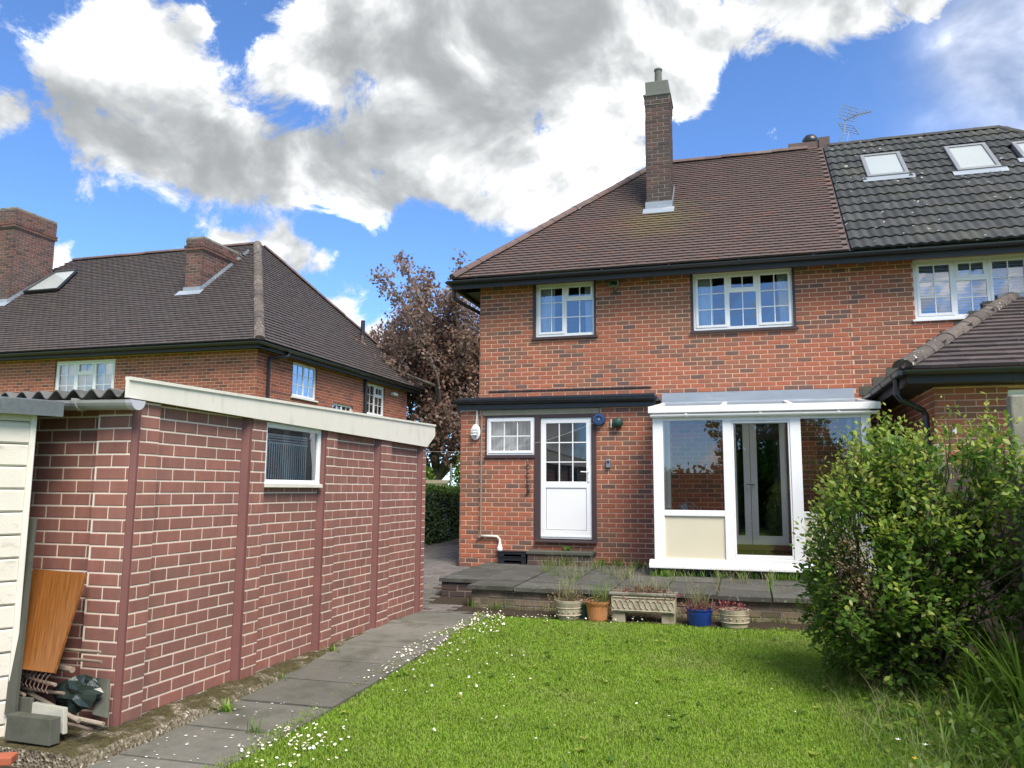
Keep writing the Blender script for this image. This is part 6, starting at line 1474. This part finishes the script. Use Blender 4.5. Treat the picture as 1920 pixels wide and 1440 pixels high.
def build_pots():
    gz = gh(0, 9.45)-.01; Y = 9.45
    def pot(name, x, prof, mat, label, cat='pot', n=24, decor=None, y=Y):
        t = thing(name, label, cat, (x, y, gz)); M_ = Matrix.Translation((x, y, gz))
        MB().lathe(prof, n, M_).build('body', mat, t, smooth=False)
        rt = max(p[0] for p in prof); top = max(p[1] for p in prof)
        MB().lathe([(rt*.86, top-.03), (0.0001, top-.02)], n, M_).build('soil', SOIL, t)
        if decor:
            d = MB()
            for z in decor[0]:
                rr_ = decor[1]; d.tube([(x+rr_*math.cos(2*math.pi*k/24), y+rr_*math.sin(2*math.pi*k/24), gz+z) for k in range(25)], .008, 5)
            for k in range(14): w = 2*math.pi*k/14; d.lathe([(.002, -.012), (.012, 0), (.002, .012)], 6, M_ @ Matrix.Translation((decor[1]*math.cos(w), decor[1]*math.sin(w), (decor[0][0]+decor[0][-1])/2)))
            d.build('relief_band', mat, t)
        return t
    pot('stone_pot', -2.055, [(.12, 0), (.135, .03), (.150, .15), (.165, .20), (.168, .225), (.150, .225), (.145, .19)], STONE, 'round cast stone pot with relief bands and dry plant, leftmost of the pots', decor=((.06, .14), .147))
    pot_plant('dry', -2.055, Y, gz+.21, .15, 'dry straggly plant with long stems in the leftmost stone pot', 1, [DRYG, LEAF_B], 90, .42)
    pot('terracotta_pot', -1.71, [(.105, 0), (.115, .02), (.132, .17), (.148, .205), (.152, .225), (.135, .225), (.13, .19)], TERRA, 'orange terracotta pot beside the round stone pot')
    pot_plant('green', -1.66, Y, gz+.21, .14, 'yellow-green weeds spilling from the terracotta pot', 2, [STRAP, LEAF_B], 60, .36)
    pot('plastic_pot', -1.88, [(.07, 0), (.085, .16), (.09, .17), (.075, .17)], GREENP, 'small dark plastic pot squeezed behind the terracotta pot', y=Y+.08)
    # stone trough on blocks
    t = thing('stone_trough', 'long carved cast stone trough raised on two blocks by the patio', 'trough', (-1.17, 9.48, gz))
    for x in (-1.46, -.90): MB().box(x-.075, x+.075, 9.40, 9.58, gz, gz+.12).build('foot_block', STONE, t, bevel=.008)
    b = MB(); b.box(-1.54, -.82, 9.37, 9.40, gz+.125, gz+.315); b.box(-1.54, -.82, 9.57, 9.60, gz+.125, gz+.315); b.box(-1.54, -1.51, 9.40, 9.57, gz+.125, gz+.315); b.box(-.85, -.82, 9.40, 9.57, gz+.125, gz+.315); b.box(-1.51, -.85, 9.40, 9.57, gz+.125, gz+.16); b.build('body', STONE, t, bevel=.006)
    MB().box(-1.56, -.80, 9.355, 9.405, gz+.315, gz+.345).box(-1.56, -.80, 9.565, 9.615, gz+.315, gz+.345).build('rim', CONC, t, bevel=.006)
    c = MB(); rr = random.Random(2)
    for k in range(11):
        x = -1.50+.064*k; pts = [(x+.028*math.cos(a), 9.366, gz+.215+.045*math.sin(a)) for a in [i*math.pi/6 for i in range(10)]]; c.tube(pts, .007, 5)
    c.tube([(-1.52, 9.366, gz+.145), (-.84, 9.366, gz+.145)], .007, 5).tube([(-1.52, 9.366, gz+.29), (-.84, 9.366, gz+.29)], .007, 5); c.build('carving', STONE, t)
    MB().box(-1.51, -.85, 9.40, 9.57, gz+.16, gz+.30).build('soil', SOIL, t)
    pot_plant('dry', -1.17, 9.48, gz+.30, .30, 'dry reddish weeds growing in the long stone trough', 3, [DRYG, REDPL], 150, .30)
    pot('blue_pot', -.56, [(.11, 0), (.125, .02), (.142, .14), (.140, .17), (.150, .18), (.150, .195), (.132, .195), (.13, .17)], BLUE_GLAZE, 'glossy dark blue glazed pot between the trough and the right stone pot')
    pot_plant('dry', -.56, Y, gz+.18, .14, 'tall dry grass and red shoots in the blue pot', 4, [DRYG, REDPL], 80, .42)
    pot('stone_pot', -.18, [(.125, 0), (.14, .02), (.155, .15), (.160, .19), (.163, .205), (.145, .205), (.14, .17)], STONE, 'round cast stone pot at the right end with red creeper', decor=((.07, .15), .152))
    pot_plant('red', -.22, Y, gz+.20, .17, 'dark red creeping plant spilling over the right stone pot', 5, [REDPL, REDPL], 40, .10)
build_pots()

# ------------------------------------------------------------------ weeds in the joints
def weeds(name, label, pts, mats, h, n, seed, w=.003, bend=(.2, .9)):
    g = np.random.default_rng(seed); parts = []
    for (x, y, z) in pts:
        k = n; P = np.array([x, y, z])+np.stack([g.normal(size=k)*.03, g.normal(size=k)*.03, np.zeros(k)], 1); a = g.uniform(0, 2*np.pi, k); D = np.stack([np.cos(a), np.sin(a), np.zeros(k)], 1)
        parts.append(strap_arrays(P, D, h*g.uniform(.4, 1.2, k), np.full(k, w)*g.uniform(.6, 1.4, k), g.uniform(*bend, k)))
    V, F, mi = join(parts); mi = (np.random.default_rng(seed+1).random(len(pts))[mi] < .45).astype(int)
    return link(name, fastmesh(name, V, F, mats, mi), label=label, cat='weeds', kind='stuff')
def build_weeds():
    g = np.random.default_rng(77)
    P = [(x, 10.95+.61*k+g.normal()*.03, PZ(10.95+.61*k)) for k in range(3) for x in g.uniform(-3.0, .7, 26)]+[(-3.42+.61*g.integers(1, 7), y, PZ(y)) for y in g.uniform(9.85, 12.1, 40)]
    weeds('patio_weeds', 'wispy weeds and dry grass growing in the patio joints', P, [DRYG, STRAP], .26, 13, 3, .0024)
    P = [(g.uniform(-1.3, .8), 11.38+g.normal()*.03, PZ(11.4)) for _ in range(26)]+[(g.uniform(-2.25, -1.4), 12.5, PZ(12.5)) for _ in range(10)]
    weeds('conservatory_weeds', 'green weeds along the foot of the conservatory and brick wall', P, [LEAF_G, STRAP], .13, 16, 4, .006)
    P = [(g.uniform(-3.4, .9), 9.76+g.normal()*.02, .02) for _ in range(80)]
    weeds('wall_foot_weeds', 'weeds at the foot of the low patio wall', P, [DRYG, STRAP], .16, 12, 5, .0022)
    for k, (px, py, h, lab) in enumerate(((425, 1328, .13, 'leafy dandelion clump in front of the garage base near the camera'), (527, 1275, .11, 'small yellowish weed clump on the garage base edge'), (622, 1230, .11, 'green weed clump on the path edge below the second garage pier'), (175, 1412, .14, 'bright grass tuft at the front corner of the garage base'),
                                          (640, 1256, .07, 'low grass strip growing in the path slab joint'), (477, 1365, .17, 'tall grass tuft at the lawn edge of the path'), (735, 1172, .12, 'wispy weeds at the far foot of the garage'), (865, 1118, .10, 'weeds at the left corner of the patio'), (40, 1402, .08, 'short grass on the ground below the mossy kerb'))):
        p = onZ(px, py, -.06); z = gh(p[0], p[1])-.005; gg = np.random.default_rng(100+k); n = 26
        t = thing('weed_clump', lab, 'weed', (p[0], p[1], z)); sp = .11 if k in (4, 6, 8) else .025
        Pp = np.array([p[0], p[1], z])+np.stack([gg.normal(size=n)*sp, gg.normal(size=n)*.02, np.zeros(n)], 1); a = gg.uniform(0, 2*np.pi, n); D = np.stack([np.cos(a), np.sin(a), np.zeros(n)], 1)
        wd = .009 if k in (0, 2) else .0035
        V, F = strap_arrays(Pp, D, h*gg.uniform(.5, 1.2, n), wd*gg.uniform(.6, 1.3, n), gg.uniform(.4, 1.2, n)); link('leaves', fastmesh('leaves', V, F, STRAP if k != 6 else DRYG), t)
    q = at(1118, 1025, 12.45); t = thing('weed_clump', 'dandelion rosette growing on top of the door step', 'weed', (-2.75, 12.42, .555)); gg = np.random.default_rng(9); n = 22
    V, F = strap_arrays(np.tile(np.array([[-2.72, 12.44, .552]]), (n, 1))+gg.normal(size=(n, 3))*np.array([[.05, .01, 0]]), rdir(n), gg.uniform(.08, .18, n), gg.uniform(.008, .014, n), gg.uniform(.7, 1.3, n)); link('leaves', fastmesh('leaves', V, F, LEAF_G), t)
build_weeds()
